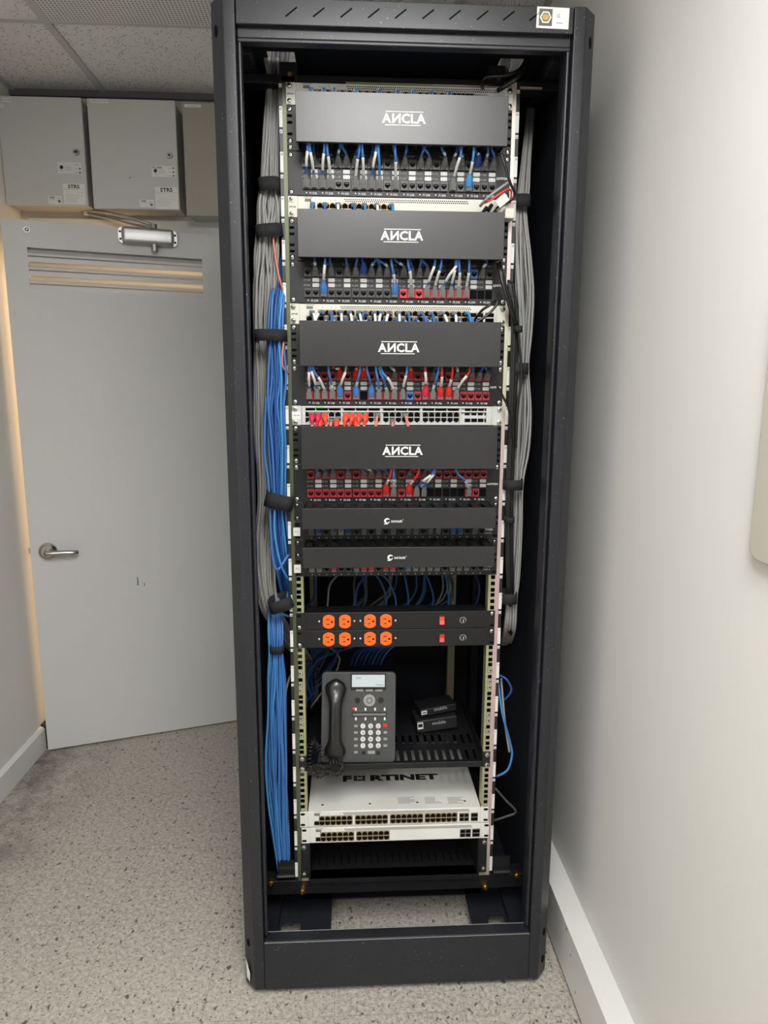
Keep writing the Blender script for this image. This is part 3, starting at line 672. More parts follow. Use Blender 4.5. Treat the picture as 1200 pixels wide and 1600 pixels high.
# patch cords
ORD = ['first', 'second', 'third', 'fourth', 'fifth', 'sixth', 'seventh', 'eighth', 'ninth', 'tenth', 'eleventh', 'twelfth', 'thirteenth', 'fourteenth', 'fifteenth', 'sixteenth', 'seventeenth', 'eighteenth', 'nineteenth', 'twentieth', '21st', '22nd', '23rd', '24th', '25th', '26th', '27th', '28th', '29th', '30th', '31st', '32nd', '33rd', '34th', '35th']
CN = dict(blue='blue', bluel='light blue', blued='dark blue', grey='grey', red='red', orangered='orange-red', crimson='crimson', pink='pink', salmon='salmon', clear='clear')
def plug_mb(b, p, d, boot):
    """RJ45 plug at p leaving along direction d, with or without a coloured boot"""
    d = d.normalized(); x = Vector((1, 0, 0)); x = (x-d*x.dot(d)).normalized(); n_ = d.cross(x)
    T = Matrix(((x.x, n_.x, d.x, p.x), (x.y, n_.y, d.y, p.y), (x.z, n_.z, d.z, p.z), (0, 0, 0, 1)))
    if boot == 'clear':
        b.use('clear').box(-.0056, .0056, -.0040, .0040, -.006, .0095, T).box(-.0042, .0042, -.0036, .0036, .0095, .0155, T).box(-.0020, .0020, -.0070, -.0045, -.004, .007, T)
        b.box(-.0033, .0033, -.0032, .0032, .0155, .0185, T).use('ink').box(-.0046, .0046, .0035, .0042, -.005, -.001, T)
    else:
        b.use('clear').box(-.0056, .0056, -.0040, .0040, -.006, .002, T); b.use(boot)
        vs = []; K_ = .80 if d.z < 0 else 1.0
        S_ = [(0, .0062, .0048), (.003, .0072, .0056), (.012, .0074, .0058), (.018, .0062, .005), (.024, .0042, .0040), (.028, .0035, .0035)]
        for z_, a_, c_ in [(q[0]*K_, q[1]*(.5+K_/2), q[2]*(.5+K_/2)) for q in S_]:
            for k_ in range(8):
                q = math.radians(22.5+45*k_); vs.append((a_*math.cos(q)*1.08, c_*math.sin(q)*1.08, z_))
        n8 = 8; fs = [(i*n8+j, i*n8+(j+1) % n8, (i+1)*n8+(j+1) % n8, (i+1)*n8+j) for i in range(len(S_)-1) for j in range(n8)]+[tuple(reversed(range(8))), tuple(range((len(S_)-1)*8, len(S_)*8))]
        b.add(vs, fs, T)
def short_label(l): return l.replace(' with ', ' cord, ', 1).replace(' cord cord,', ' cord,') if len(l.split()) > 16 else l
def cord(label, group, pts, col, boot='clear', sleeve=None, r=.0027, plugdir=None, name='patch_cable'):
    P = [Vector(p) for p in pts]; d = (plugdir or (P[1]-P[0])).normalized()
    L_ = (.011 if d.z < 0 else .017) if boot == 'clear' else (.017 if d.z < 0 else .022)
    path = [P[0]+d*(L_-.004)] + P[1:]
    o = MB().use(col).tube(path, r, 7, 6).build(name, smooth=True, loc=P[0]); tag(o, label if len(label.split()) <= 16 else label.replace(' with ', ', ', 1).replace('-one', ''), 'patch cable', group)
    b = MB(); plug_mb(b, P[0], d, boot); b.build('plug', o)
    if sleeve:
        Q = catmull(path, 10); n_ = len(Q); i0, i1 = int(sleeve[0]*(n_-1)), max(int(sleeve[0]*(n_-1))+2, int(sleeve[1]*(n_-1)))
        MB().use('sticker').tube(Q[i0:i1+1], r*1.16, 8, 1).build('label_sleeve', o, smooth=True)
    return o
def up_cords(k0, pi, cy, up_, lo_):
    z0 = U(k0); zc = z0+2*UN-.004
    for row, lst, rz, nm in ((0, up_, RU, 'upper'), (1, lo_, RLo, 'lower')):
        for j, (i, tx, col, boot, sl) in enumerate(sorted(lst)):
            x = colx(i); top = at(tx, cy, -.050); s_ = random.uniform(-.002, .002)
            p0 = Vector((x, -.010, z0+rz-.001)); y1 = -.036 if row == 0 else -.046
            z1 = p0.z+.020; k_ = .30
            if row == 0: pts = [p0, (x, 0, 0), (x+(top.x-x)*.55, -.036, p0.z+.017), (top.x, -.036, zc+.004), (top.x+s_, -.030, zc+.03)]; pd = Vector((0, -.95, .75))
            else: pts = [p0, (x+(top.x-x)*.10, -.024, p0.z+.022), (x+(top.x-x)*.42, -.042, p0.z+.036), (top.x-(top.x-x)*.15, -.052, zc-.012), (top.x, -.052, zc+.008), (top.x+s_, -.040, zc+.04)]; pd = Vector((0, -.40, 1.0))
            pts = [Vector(q) for q in pts]; base = p0+pd.normalized()*(.018 if boot == 'clear' else .022); pts[1] = base+Vector(((top.x-x)*.12, -.002, .003)) if row else base+Vector(((top.x-x)*.12, -.003, .003))
            cn = CN[col]; bt = 'clear' if boot == 'clear' else CN[boot]
            pname = PANELS[pi]
            if sl: sl = (.06+sl[0]*.62, .08+sl[1]*.70) if row else (.1+sl[0]*.4, .1+sl[1]*.45)
            cord('%s cord with %s plug, %s from left, %s row of %s patch panel' % (cn, bt, ORD[j], nm, pname), 'patch cords in the %s patch panel' % pname, pts, col, boot, sl, plugdir=pd)
c_ = 'clear'; SV = (.30, .68); SH = (.62, .9)
up_cords(37, 0, 229, [(1, 489, 'blued', c_, None), (4, 531, 'blue', c_, (.55, .95)), (5, 535, 'blue', c_, None), (6, 560, 'blued', c_, None), (8, 584, 'blued', c_, None), (11, 615, 'blue', c_, None), (12, 636, 'blue', c_, None), (14, 663, 'blue', c_, None), (15, 665, 'blue', c_, None), (17, 692, 'blue', c_, (.5, .95)), (18, 716, 'blued', c_, (.4, .9)), (19, 720, 'blue', c_, (.3, .6)), (21, 745, 'blued', 'blued', (.5, .9)), (22, 765, 'blue', c_, (.5, .9)), (23, 771, 'blue', c_, None)],
         [(0, 481, 'blue', c_, (.42, .75)), (1, 484, 'blue', c_, (.35, .72)), (2, 507, 'blue', c_, (.35, .70)), (3, 511, 'blue', c_, (.25, .60)), (6, 562, 'blue', c_, (.15, .55)), (7, 566, 'blue', c_, (.2, .62)), (8, 588, 'blue', c_, (.42, .78)), (9, 591, 'bluel', c_, None), (11, 617, 'blue', c_, (.12, .50)), (18, 721, 'blue', c_, (.25, .66)), (20, 740, 'bluel', 'bluel', (.15, .55))])
up_cords(32, 1, 403, [(1, 491, 'blued', c_, (.3, .9)), (3, 515, 'blue', c_, None), (5, 541, 'blue', c_, None), (6, 558, 'blue', c_, None), (7, 566, 'blued', 'blued', None), (8, 587, 'blue', c_, (.4, .8)), (9, 590, 'blue', c_, None), (10, 592, 'blue', c_, (.2, .7)), (12, 618, 'blue', c_, (.6, .9)), (13, 641, 'blued', c_, None), (14, 659, 'blue', c_, None), (15, 661, 'blue', c_, None), (22, 763, 'blued', c_, (.3, .95))],
         [(2, 508, 'blue', 'blue', (.32, .75)), (11, 611, 'blue', 'blue', (.05, .48)), (13, 637, 'blue', c_, (.2, .58)), (15, 680, 'blue', c_, (.35, .75)), (16, 690, 'blue', c_, (.2, .6)), (17, 715, 'blue', c_, (.36, .78)), (18, 712, 'blue', c_, (.3, .65)), (19, 717, 'blue', c_, (.12, .55)), (20, 733, 'blue', c_, (.15, .55))])
up_cords(27, 2, 578, [(4, 519, 'red', 'red', (.3, .9)), (6, 559, 'red', 'red', (.5, .95)), (7, 568, 'red', 'red', (.5, .95)), (11, 610, 'grey', c_, (.3, .9)), (13, 641, 'red', 'red', (.3, .9)), (16, 681, 'blued', c_, None), (19, 715, 'grey', c_, (.3, .9)), (21, 741, 'blue', c_, None), (22, 757, 'blued', c_, None), (23, 760, 'blue', c_, None)],
         [(0, 483, 'blue', c_, (.32, .75)), (1, 486, 'blue', c_, (.38, .78)), (2, 489, 'blue', c_, (.08, .55)), (3, 513, 'blue', c_, (.02, .3)), (4, 541, 'grey', 'blue', (.3, .75)), (6, 563, 'blue', 'blue', (.05, .38)), (8, 573, 'blue', 'blue', None), (9, 587, 'bluel', c_, None), (10, 592, 'blue', c_, (.02, .2)), (11, 594, 'bluel', c_, (.16, .55)), (12, 636, 'bluel', c_, (.30, .65)), (15, 664, 'crimson', 'crimson', (.4, .8)), (16, 685, 'blue', c_, (.05, .3)), (17, 690, 'red', 'red', (.22, .6)), (18, 707, 'red', 'red', (.1, .5)), (19, 735, 'red', c_, (.25, .65))])
up_cords(22, 3, 738, [(1, 492, 'blue', c_, None), (2, 501, 'blue', c_, None), (3, 520, 'blue', c_, None), (5, 542, 'blue', c_, None), (7, 561, 'blue', c_, None), (8, 568, 'grey', c_, (.3, .8)), (9, 583, 'blue', c_, None), (10, 592, 'blue', c_, None), (11, 606, 'blued', c_, None), (13, 655, 'red', c_, None), (15, 679, 'blue', c_, None)],
         [(10, 611, 'red', 'red', (.15, .5)), (11, 615, 'blue', c_, (.1, .5)), (13, 655, 'red', 'red', (.1, .45)), (14, 679, 'blue', c_, (.5, .7)), (15, 680, 'blue', c_, (.45, .72)), (21, 711, 'blue', c_, (.05, .4))])

# one-unit patch panels below the organizers
def patch1(k0, which, cords, label):
    z0 = U(k0); t = empty('patch_bay', (0, 0, z0), label, 'patch panel', 'one-unit patch panels')
    b = MB(); faceplate(b, z0, z0+UN, 'black'); pl_ = b.build('faceplate', t, bevel=.0006)
    for i in range(24): place(portmesh('jack_jackblack', lambda: jack_proto('jackblack')), 'jack', t, (colx(i), -.003, z0+.021))
    pr_ = MB().use('print')
    for i in range(24): pr_.cyl((colx(i), -.0031, z0+.0052), (colx(i), -.0034, z0+.0052), .0011, None, 6)
    pr_.text('LEVITON', .213, -.0036, z0+.020, .007, bold=.03).text('CAT 6', .216, -.0036, z0+.012, .0055); pr_.build('printed_text', pl_)
    a = at(455, 834 if which == 'upper' else 896, -.004)
    MB().use('sticker').box(-.2425, -.2265, -.0046, -.0040, z0+.010, z0+.030).use('ink').text('P-1' if which == 'upper' else 'P-2', -.2345, -.0048, z0+.018, .006).build('paper_label', t)
    for j, (i, col, boot) in enumerate(cords):
        x = colx(i); p0 = Vector((x, -.010, z0+.020)); zt = z0+UN
        pts = [p0, (x, -.030, z0+.036), (x+random.uniform(-.004, .004), -.046, zt+.004), (x+random.uniform(-.01, .01), -.040, zt+.02), (x+random.uniform(-.02, .02), -.03, zt+.03)]
        cord('%s cord with %s plug, %s from left below the %s slim organizer' % (CN[col], 'clear' if boot == 'clear' else CN[boot], ORD[j], which), 'patch cords below the %s slim organizer' % which, pts, col, boot, (.1, .5) if boot == 'crimson' or j % 4 == 1 else None, plugdir=Vector((0, -.5, .95)))
patch1(20, 'upper', [(0, 'greyd', c_), (1, 'blued', 'blued'), (3, 'greyd', c_), (4, 'grey', c_), (5, 'blued', 'blued'), (7, 'greyd', c_), (9, 'grey', c_), (11, 'greyd', c_), (13, 'grey', c_), (14, 'greyd', c_), (16, 'blue', c_), (17, 'grey', c_), (19, 'blue', 'blue'), (20, 'blue', 'blue'), (22, 'greyd', c_)] if False else [(0, 'grey', c_), (1, 'blued', 'blued'), (3, 'grey', c_), (4, 'grey', c_), (5, 'blued', 'blued'), (7, 'grey', c_), (9, 'grey', c_), (11, 'grey', c_), (13, 'grey', c_), (14, 'grey', c_), (16, 'blue', c_), (17, 'grey', c_), (19, 'blue', 'blue'), (20, 'blue', 'blue'), (22, 'grey', c_)], 'one-unit black patch panel directly under the upper slim organizer')
patch1(18, 'lower', [(0, 'blue', c_), (1, 'blue', c_), (3, 'crimson', 'crimson'), (6, 'blue', c_), (7, 'red', 'red'), (8, 'red', 'red'), (10, 'red', 'red'), (11, 'red', 'red'), (13, 'blue', 'blue'), (14, 'grey', c_), (15, 'blue', c_), (16, 'grey', c_), (17, 'blue', c_), (19, 'red', c_), (20, 'crimson', c_), (21, 'red', c_)], 'one-unit black patch panel directly under the lower slim organizer')

# ------------------------------------------------------------------ network switches
def rj(m_=('tan'), up_=True):
    b = MB().use(m_).box(-.0066, .0066, -.0006, .0002, -.0058, .0058).use('dark'); s_ = 1 if up_ else -1
    b.prism([(-.0061, s_*-.0052), (-.0061, s_*.0024), (-.0038, s_*.0024), (-.0038, s_*.0040), (-.0019, s_*.0040), (-.0019, s_*.0052), (.0019, s_*.0052), (.0019, s_*.0040), (.0038, s_*.0040), (.0038, s_*.0024), (.0061, s_*.0024), (.0061, s_*-.0052)], -.0010, -.0004, 'y'); return b
def switch(k0, label, groups, m_='white', sfp=None, vents=None, depth=.30, name_='network_switch', x_off=0, portm='tan', leds=True, cols=6, earscr='nickel', extra=None, plabel=None):
    z0, z1 = U(k0), U(k0)+UN; t = empty(name_, (x_off, 0, z0), label, 'network switch', 'white one-unit network switches')
    b = MB().use(m_).box(-.2195+x_off, .2195+x_off, -.004, depth, z0+.001, z1-.001); body = b.build('chassis', t, bevel=.0012)
    for s_ in (-1, 1):
        b = MB().use(m_).box(min(s_*.2195, s_*.2395)+x_off, max(s_*.2195, s_*.2395)+x_off, -.0035, -.001, z0+.001, z1-.001).use('dark')
        for zz in (z0+.0075, z1-.0075): b.prism(rrect(s_*.2330+x_off, zz, .0115, .0058, .0028), -.004, -.003, 'y')
        if plabel and s_ < 0: b.use('ink').text(plabel, s_*.2305, -.0037, z0+.020, .0050, bold=.03)
        b.build('mounting_ear', t)
        if earscr:
            for zz in (z0+.0075, z1-.0075): screw(t, s_*.2330+x_off, zz, y=-.0065, m_=earscr)
    if vents:
        b = MB().use('dark'); x = vents[0]
        while x < vents[1]:
            b.cyl((x, -.0046, z1-.0062), (x, -.0038, z1-.0062), .0014, None, 6).cyl((x+.0022, -.0046, z1-.0100), (x+.0022, -.0038, z1-.0100), .0014, None, 6); x += .0044
        b.build('vent_holes', body)
    if leds:
        b = MB().use('inkgrey').box(-.204+x_off, -.190+x_off, -.0045, -.0039, z1-.012, z1-.006); b.text('FORTINET', -.205+x_off, -.0043, z1-.0048, .0042, 'LEFT')
        for i in range(4): b.use('greenled' if i == 1 else 'inkgrey').box(-.170+x_off+.010*i, -.168+x_off+.010*i, -.0045, -.0039, z1-.009, z1-.0075)
        b.build('front_print', body)
        place(portmesh('rj_con', lambda: rj('clear')), 'port', t, (-.198+x_off, -.0042, z0+.012))
    for (xa, xb, nc, rows) in groups:
        MB().use(portm).box(xa-.0012, xb+.0012, -.0046, -.0040, z0+.0045, z0+.0315).build('port_block', t) if portm == 'tan' else None
        for i in range(nc):
            x = xa+(xb-xa)*(i+.5)/nc
            for r_, zz in ((0, z0+.0250), (1, z0+.0112)):
                if r_ in rows: place(portmesh('rj_%s_%d' % (portm, r_), lambda: rj(portm, r_ == 0)), 'port', t, (x, -.0044, zz))
    if sfp:
        for (xa, xb) in sfp:
            b = MB().use('nickel').box(xa, xb, -.0052, -.004, z0+.006, z0+.0295).use('dark')
            n_ = max(1, int(round((xb-xa)/.0155)))
            for i in range(n_):
                for q in (0, 1): b.box(xa+(xb-xa)*i/n_+.001, xa+(xb-xa)*(i+1)/n_-.001, -.0056, -.0050, z0+.0075+q*.0110, z0+.0160+q*.0110)
            b.build('fibre_port', t)
    return t, body
gx = lambda p, y: at(p, y, 0).x
G6 = lambda L_, y: [(gx(a_, y), gx(c__, y), 6, (0, 1)) for a_, c__ in L_]
swA, _ = switch(41, 'white switch at the very top of the rack above the bright cover', G6([(484, 552), (556, 624), (628, 696), (700, 740)], 140), vents=(-.112, .205), plabel='SW-01', sfp=[(.155, .185)])
swB, _ = switch(36, 'white switch with blue cords only on its left half and blank right', [(-.178, -.098, 6, (0, 1)), (-.094, -.014, 6, (0, 1))], 'cream', vents=(-.118, .15), plabel='SW-02')
swC, _ = switch(31, 'cream switch packed with blue cords above the third cover', [(-.178, -.098, 6, (0, 1)), (-.094, -.014, 6, (0, 1)), (-.010, .070, 6, (0, 1)), (.074, .154, 6, (0, 1))], 'cream', vents=(-.128, .160), plabel='SW-03', sfp=[(.160, .190), (.193, .214)])
swG, bG = switch(3.25, 'white switch with full rows of ports and wide visible top, below the phone', G6([(499, 550.5), (555, 605.5), (609.5, 660.5), (663.5, 713.5)], 1280), vents=(gx(537, 1265), gx(733, 1265)), sfp=[(gx(717, 1280), gx(732, 1280)), (gx(735, 1280), gx(746, 1280))], earscr=None, depth=.33)
swH, _ = switch(2.23, 'white switch with ports only at left and a blank front, lowest in rack', G6([(501, 553), (557, 608)], 1306), vents=(gx(539, 1293), gx(737, 1293)), sfp=[(gx(718, 1306), gx(735, 1306)), (gx(737, 1306), gx(749, 1306))], earscr=None, x_off=.003)
# name lying on the lid of the lower white switch
zt = U(3.25)+UN-.001
a, c = atz(535, 1221, zt), atz(688, 1221, zt); TT = Matrix.Translation(((a.x+c.x)/2, a.y, zt+.0004)) @ Matrix.Rotation(math.radians(-90), 4, 'X')
b = MB().use('ink'); fs_ = (c.x-a.x)
def lid(st, x, sz, sx_): b.text(st, x, 0, 0, sz, T=TT, bold=.05, sx=sx_)
H_ = .036
lid('F', -fs_*.455, H_, 1.45)
for i in range(3):
    for j in range(3):
        if (i, j) != (1, 1): b.box(-fs_*.385+i*fs_*.042, -fs_*.385+i*fs_*.042+fs_*.036, -.0002, 0, j*H_*.245, j*H_*.245+H_*.20, TT)
lid('RTINET', fs_*.13, H_, 1.55)
b.build('lid_name', bG)
b = MB().use('inkgrey')
for i, (x, y_) in enumerate(((.0, 1246), (.07, 1246), (.13, 1246))):
    yy = atz(640+i*40, 1246, zt).y
    for j in range(6): b.box(x+.01, x+.01+.045*random.uniform(.5, 1), yy-j*.005, yy-j*.005+.0012, zt+.0001, zt+.0004)
b.build('lid_print', bG)
b = MB().use('nickel')
for px, py in ((504, 1258), (578, 1256), (652, 1254), (726, 1252)): p = atz(px, py, zt); b.cyl((p.x, p.y, zt), (p.x, p.y, zt+.001), .003, None, 10)
b.build('lid_screw', bG)
# the framed 48-port switch with orange-red plugs
z0, z1 = U(26), U(27); ts = empty('network_switch', (0, 0, z0), 'pale grey switch with raised frame and orange-red plugs at its left', 'network switch', 'white one-unit network switches')
MB().use('greyenamel').box(-.2195, .2195, -.004, .30, z0+.001, z1-.001).build('chassis', ts, bevel=.001)
x0_, x1_ = -.2175, .214; b = MB().use('greyenamel')
b.box(x0_, x1_, -.0105, -.004, z1-.005, z1-.001).box(x0_, x1_, -.0105, -.004, z0+.001, z0+.006).box(x0_, x0_+.008, -.0105, -.004, z0+.006, z1-.005).box(x1_-.012, x1_, -.0105, -.004, z0+.006, z1-.005)
b.box(x0_, x1_, -.0095, -.004, z1-.0145, z1-.0115)
gD = [(gx(474, 654), gx(533, 654)), (gx(536.5, 654), gx(594, 654)), (gx(598, 654), gx(656, 654)), (gx(659.5, 654), gx(717, 654))]
for a_, c__ in gD: b.box(c__, c__+.0035, -.0095, -.004, z0+.006, z1-.005)
b.build('front_frame', ts, bevel=.001)
for a_, c__ in gD:
    for i in range(6):
        x = a_+(c__-a_)*(i+.5)/6
        for r_, zz in ((0, z0+.0250), (1, z0+.0122)): place(portmesh('rj_w_%d' % r_, lambda: rj('greyenamel', r_ == 0)), 'port', ts, (x, -.0046, zz))
    b = MB().use('dark'); n_ = 3
    for i in range(n_): b.box(a_+(c__-a_)*i/n_+.001, a_+(c__-a_)*(i+1)/n_-.0015, -.0047, -.004, z1-.0112, z1-.0062)
    b.build('indicator_slot', ts)
xa, xb = gx(725, 650), gx(766, 650); b = MB().use('dark')
for i in range(4): w_ = (xb-xa)/4; b.box(xa+w_*i+.001, xa+w_*(i+1)-.001, -.0050, -.004, z0+.008, z0+.016).box(xa+w_*i+.001, xa+w_*(i+1)-.001, -.0050, -.004, z1-.0112, z1-.0062).box(xa+w_*i+.001, xa+w_*(i+1)-.003, -.0050, -.004, z0+.0235, z0+.0285)
b.build('fibre_port', ts)
for s_ in (-1, 1):
    MB().use('greyenamel').box(min(s_*.2175, s_*.2395), max(s_*.2175, s_*.2395), -.0035, -.001, z0+.001, z1-.001).build('mounting_ear', ts)
    for zz in (z0+.0075, z1-.0075): screw(ts, s_*.2330, zz, y=-.0065)
MB().use('sticker').box(-.2405, -.2210, -.0042, -.0036, z0+.014, z0+.031).use('ink').text('SW-04', -.2307, -.0044, z0+.0205, .005).build('paper_label', ts)
MB().use('greenled').box(gx(494, 641), gx(506, 641), -.0111, -.0106, z1-.0040, z1-.0015).build('status_light', ts)

# cords on the switches
def sw_cords(k0, lst, desc, group, ybase=-.006, cov=-.050, r=.0027):
    if k0 == 26: r = .0033
    z0 = U(k0); lst = sorted(lst)
    for j, (px, row, px2, col, boot, sl) in enumerate(lst):
        x = gx(px, 655 if k0 == 26 else (495 if k0 == 31 else (322 if k0 == 36 else 136))); zz = z0+(.0250 if row == 0 else .0118)
        x2 = x+(px2-px)*.00145; p0 = Vector((x, ybase, zz)); pd = Vector((0, -1, -.06)) if boot != 'orangered' and boot != 'crimson' else Vector(((x2-x)*12, -.8, -.9))
        e = p0+pd.normalized()*(.014 if boot == 'clear' else .024)
        pts = [p0, e+Vector(((x2-x)*.2, -.010, -.002)), (x+(x2-x)*.6, -.042, zz-.012), (x2, -.050, z0-.012), (x2, -.030, z0-.055)] if boot == 'clear' and k0 != 26 else [p0, e+Vector(((x2-x)*.2, -.004, -.006)), (x+(x2-x)*.6, -.046, zz-.028), (x2, -.050, z0-.014), (x2, -.030, z0-.055)]
        cord('%s cord with %s plug, %s from left on %s' % (CN[col], 'clear' if boot == 'clear' else CN[boot], ORD[j], desc), group, pts, col, boot, sl, r=r, plugdir=pd)
R_ = 'orangered'
sw_cords(26, [(488, 0, 490, 'crimson', 'crimson', (.35, .6)), (498, 0, 492, 'crimson', 'crimson', (.45, .65)), (508, 0, 513, R_, R_, (.38, .6)), (501, 1, 494, R_, R_, None), (518, 1, 515, 'pink', c_, None), (527, 1, 517, R_, R_, None), (541, 0, 535, R_, R_, (.5, .7)), (551, 0, 540, R_, R_, (.45, .65)), (561, 0, 558, R_, R_, (.4, .6)), (571, 0, 566, R_, R_, (.4, .6)), (556, 1, 560, R_, R_, None), (589.5, 0, 583, 'pink', c_, (.5, .7)), (612.5, 1, 612, 'pink', c_, None), (632, 0, 638, 'pink', c_, (.55, .75))], 'the switch above the fourth cover', 'cords on the framed pale switch', ybase=-.008)
lc = []
for i, (px, dx, sl) in enumerate([(488, 5, 1), (494, 2, 1), (504, -8, 1), (510, 0, 1), (517, 2, 0), (523, 0, 1), (533, 1, 1), (541, 0, 0), (546, 3, 1), (555, 6, 1), (560, 3, 1), (566, 2, 1), (571, -6, 0), (577, -8, 1), (584, 1, 1), (590, 3, 1), (596, -4, 1), (602, -8, 0), (608, -5, 1), (617, 1, 0), (622, 0, 1), (629, 4, 1), (636, 1, 0), (647, 6, 1), (655, 6, 0), (663, 9, 1), (672, 2, 0), (680, 0, 0), (688, 5, 1), (697, -6, 0), (708, 0, 1), (716, -2, 1)]):
    lc.append((px, 1 if i % 2 else 0, px+dx*1.5, 'blue' if i % 5 else 'bluel', c_, (.42, .72) if sl else None))
lc += [(729, 0, 733, 'bluel', 'bluel', None), (735, 1, 736, 'bluel', 'bluel', None)]
sw_cords(31, lc, 'the switch above the third cover', 'blue cords on the crowded cream switch')
sw_cords(36, [(px, i % 2, px+1, 'blue' if i % 4 else 'bluel', c_, (.42, .7) if i % 3 == 1 else None) for i, px in enumerate((489, 500, 508, 521, 528, 536, 553, 562, 569, 577, 588, 599, 611))], 'the switch above the second cover', 'blue cords on the half-filled switch')
sw_cords(41, [(px, i % 2, px+1, 'blue' if i % 3 else 'bluel', c_, None) for i, px in enumerate((487, 493, 506, 514, 522, 534, 556, 580, 592, 612, 620, 636, 644, 664, 672, 694, 700, 742))], 'the topmost switch', 'blue cords on the topmost switch')

# ------------------------------------------------------------------ power strips
def pdu(k0, lit, label):
    z0, z1 = U(k0), U(k0+1); zc = (z0+z1)/2; yv = 968 if k0 == 15 else 997
    t = empty('power_strip', (0, 0, z0), label, 'power strip', 'rack power strips with orange outlets')
    b = MB(); faceplate(b, z0, z1, 'black', slots=True); b.use('black').box(-.218, .218, -.0035, .05, z0+.001, z1-.001); b.box(-.2413, .2413, -.010, -.003, z1-.0022, z1-.0008) if False else None
    b.build('housing', t, bevel=.0008)
    for px in (513.7, 539, 578, 603):
        x = gx(px, yv); R0 = .0172; poly = []
        for i in range(40):
            q = 2*math.pi*i/40; poly.append((x+max(-.0140, min(.0140, R0*math.cos(q))), zc+R0*math.sin(q)))
        o = MB().use('outlet').prism(poly, -.0065, -.003, 'y').build('outlet', t, bevel=.0008, loc=(x, -.003, zc))
        d = MB().use('dark').box(x-.0065, x+.0015, -.0068, -.0062, zc+.0050, zc+.0068).box(x-.0050, x+.0015, -.0068, -.0062, zc-.0068, zc-.0050).cyl((x+.0078, -.0068, zc-.0002), (x+.0078, -.0062, zc-.0002), .0026, None, 12)
        if px in (539, 603): d.use('gold').cyl((x+.0085, -.0068, zc+.0075), (x+.0085, -.0062, zc+.0075), .0018, None, 8)
        d.build('socket_slot', o)
    for px in (498.6, 553.7, 563, 618): x = gx(px, yv); MB().use('steel').dome((x, -.003, zc), (0, -1, 0), .0028, .0015).build('small_screw', t)
    x = gx(690, yv); sw = MB().use('plastic').box(x-.0075, x+.0075, -.005, -.003, zc-.0135, zc+.0125).build('switch_bezel', t, bevel=.0006)
    MB().use('lamp_red' if lit else 'redbtn').prism([(-.005, zc-.011), (-.0105, zc-.009), (-.0065, zc), (-.008, zc+.009), (-.005, zc+.009)], x-.0055, x+.0055, 'x').build('rocker_switch', sw)
    MB().use('dimprint').text('POWER', x, -.0033, zc+.0155, .004).build('printed_text', t)
    x = gx(722.7, yv); MB().use('nickel').cyl((x, -.003, zc), (x, -.006, zc), .0082, None, 20).use('plastic').cyl((x, -.006, zc), (x, -.012, zc), .006, .0055, 16).use('steel').box(x-.001, x+.001, -.0125, -.0119, zc-.004, zc+.004).build('fuse_holder', t)
    screw(t, -.2330, z0+.0075); screw(t, .2330, z1-.0075)
pdu(15, True, 'black power strip with orange outlets and lit red switch, upper of two')
pdu(14, False, 'black power strip with orange outlets, lower of two, above the phone')

# ------------------------------------------------------------------ shelf with the phone
sz0, sz1 = U(6.72), U(7.65)
shelf = empty('rack_shelf', (0, 0, sz0), 'black slotted rack shelf carrying the desk phone', 'shelf')
for s_ in (-1, 1):
    X = lambda a, c: (min(s_*a, s_*c), max(s_*a, s_*c))
    MB().use('black').box(*X(.2225, .2400), -.0025, 0, sz0, sz1).build('mounting_ear', shelf, bevel=.003)
    MB().use('black').prism([(-.0025, sz0), (-.0025, sz1), (.02, sz1+.004), (.36, sz0+.022), (.36, sz0+.006)], s_*.2205, s_*.2225, 'x').build('side_bracket', shelf)
    for zz in (sz0+.0075, sz1-.007): screw(shelf, s_*.2320, zz, y=-.0055)
dz = sz0+.010; sd = .36
MB().use('black').box(-.2205, .2205, -.0025, 0, sz0+.001, dz+.006).build('front_lip', shelf, bevel=.001)
b = MB().use('black').box(-.2205, .2205, 0, .02, dz-.0015, dz).box(-.2205, .2205, .07, .10, dz-.0015, dz).box(-.2205, .2205, .15, sd, dz-.0015, dz)
for i in range(23):
    x = -.2205+.0200*i; b.box(x-.006, x+.006, .02, .07, dz-.0015, dz).box(x-.006, x+.006, .10, .15, dz-.0015, dz)
b.build('deck', shelf)

# phone
pb = atz(560, 1189, dz+.002); py0 = .012; pt = math.radians(14); PW_, PH = .186, .226
x0p, x1p = at(500, 1120, .02).x, at(618, 1120, .02).x; pcx = (x0p+x1p)/2; PW_ = x1p-x0p
PT = Matrix.Translation((pcx, py0, dz+.001)) @ Matrix.Rotation(-pt, 4, 'X') @ Matrix.Rotation(math.radians(1.0), 4, 'Y')
phone = empty('desk_phone', (pcx, py0, dz+.001), 'charcoal desk telephone with lit display standing on the slotted shelf', 'telephone')
hx = PW_/2
b = MB().use('phone').prism(rrect(0, PH/2, PW_, PH, .010, 4), .0, .020, 'y', PT); b.build('body', phone, bevel=.003)
b = MB().use('phone').prism([(.018, 0), (.060, 0), (.018, .15)], -hx+.03, hx-.03, 'x', PT); b.build('stand', phone)
def pp(px, py):   # phone-local coordinates of a pixel on the phone face
    n_ = PT.to_3x3() @ Vector((0, -1, 0)); o_ = PT @ Vector((0, 0, 0)); r_ = ray(px, py); return PT.inverted() @ (CAM+r_*((o_-CAM).dot(n_)/r_.dot(n_)))
a, c = pp(550, 1054), pp(601, 1073)
s_ = MB().use('plastic').box(a.x-.003, c.x+.003, -.003, .001, c.z-.008, a.z+.003, PT).build('display_bezel', phone, bevel=.001)
MB().use('lcd').box(a.x, c.x, -.0036, -.003, c.z, a.z, PT).use('ink').text('10:24', a.x+.016, -.0038, a.z-.010, .006, T=PT).text('Features', c.x-.013, -.0038, c.z+.004, .0055, T=PT).build('display', s_)
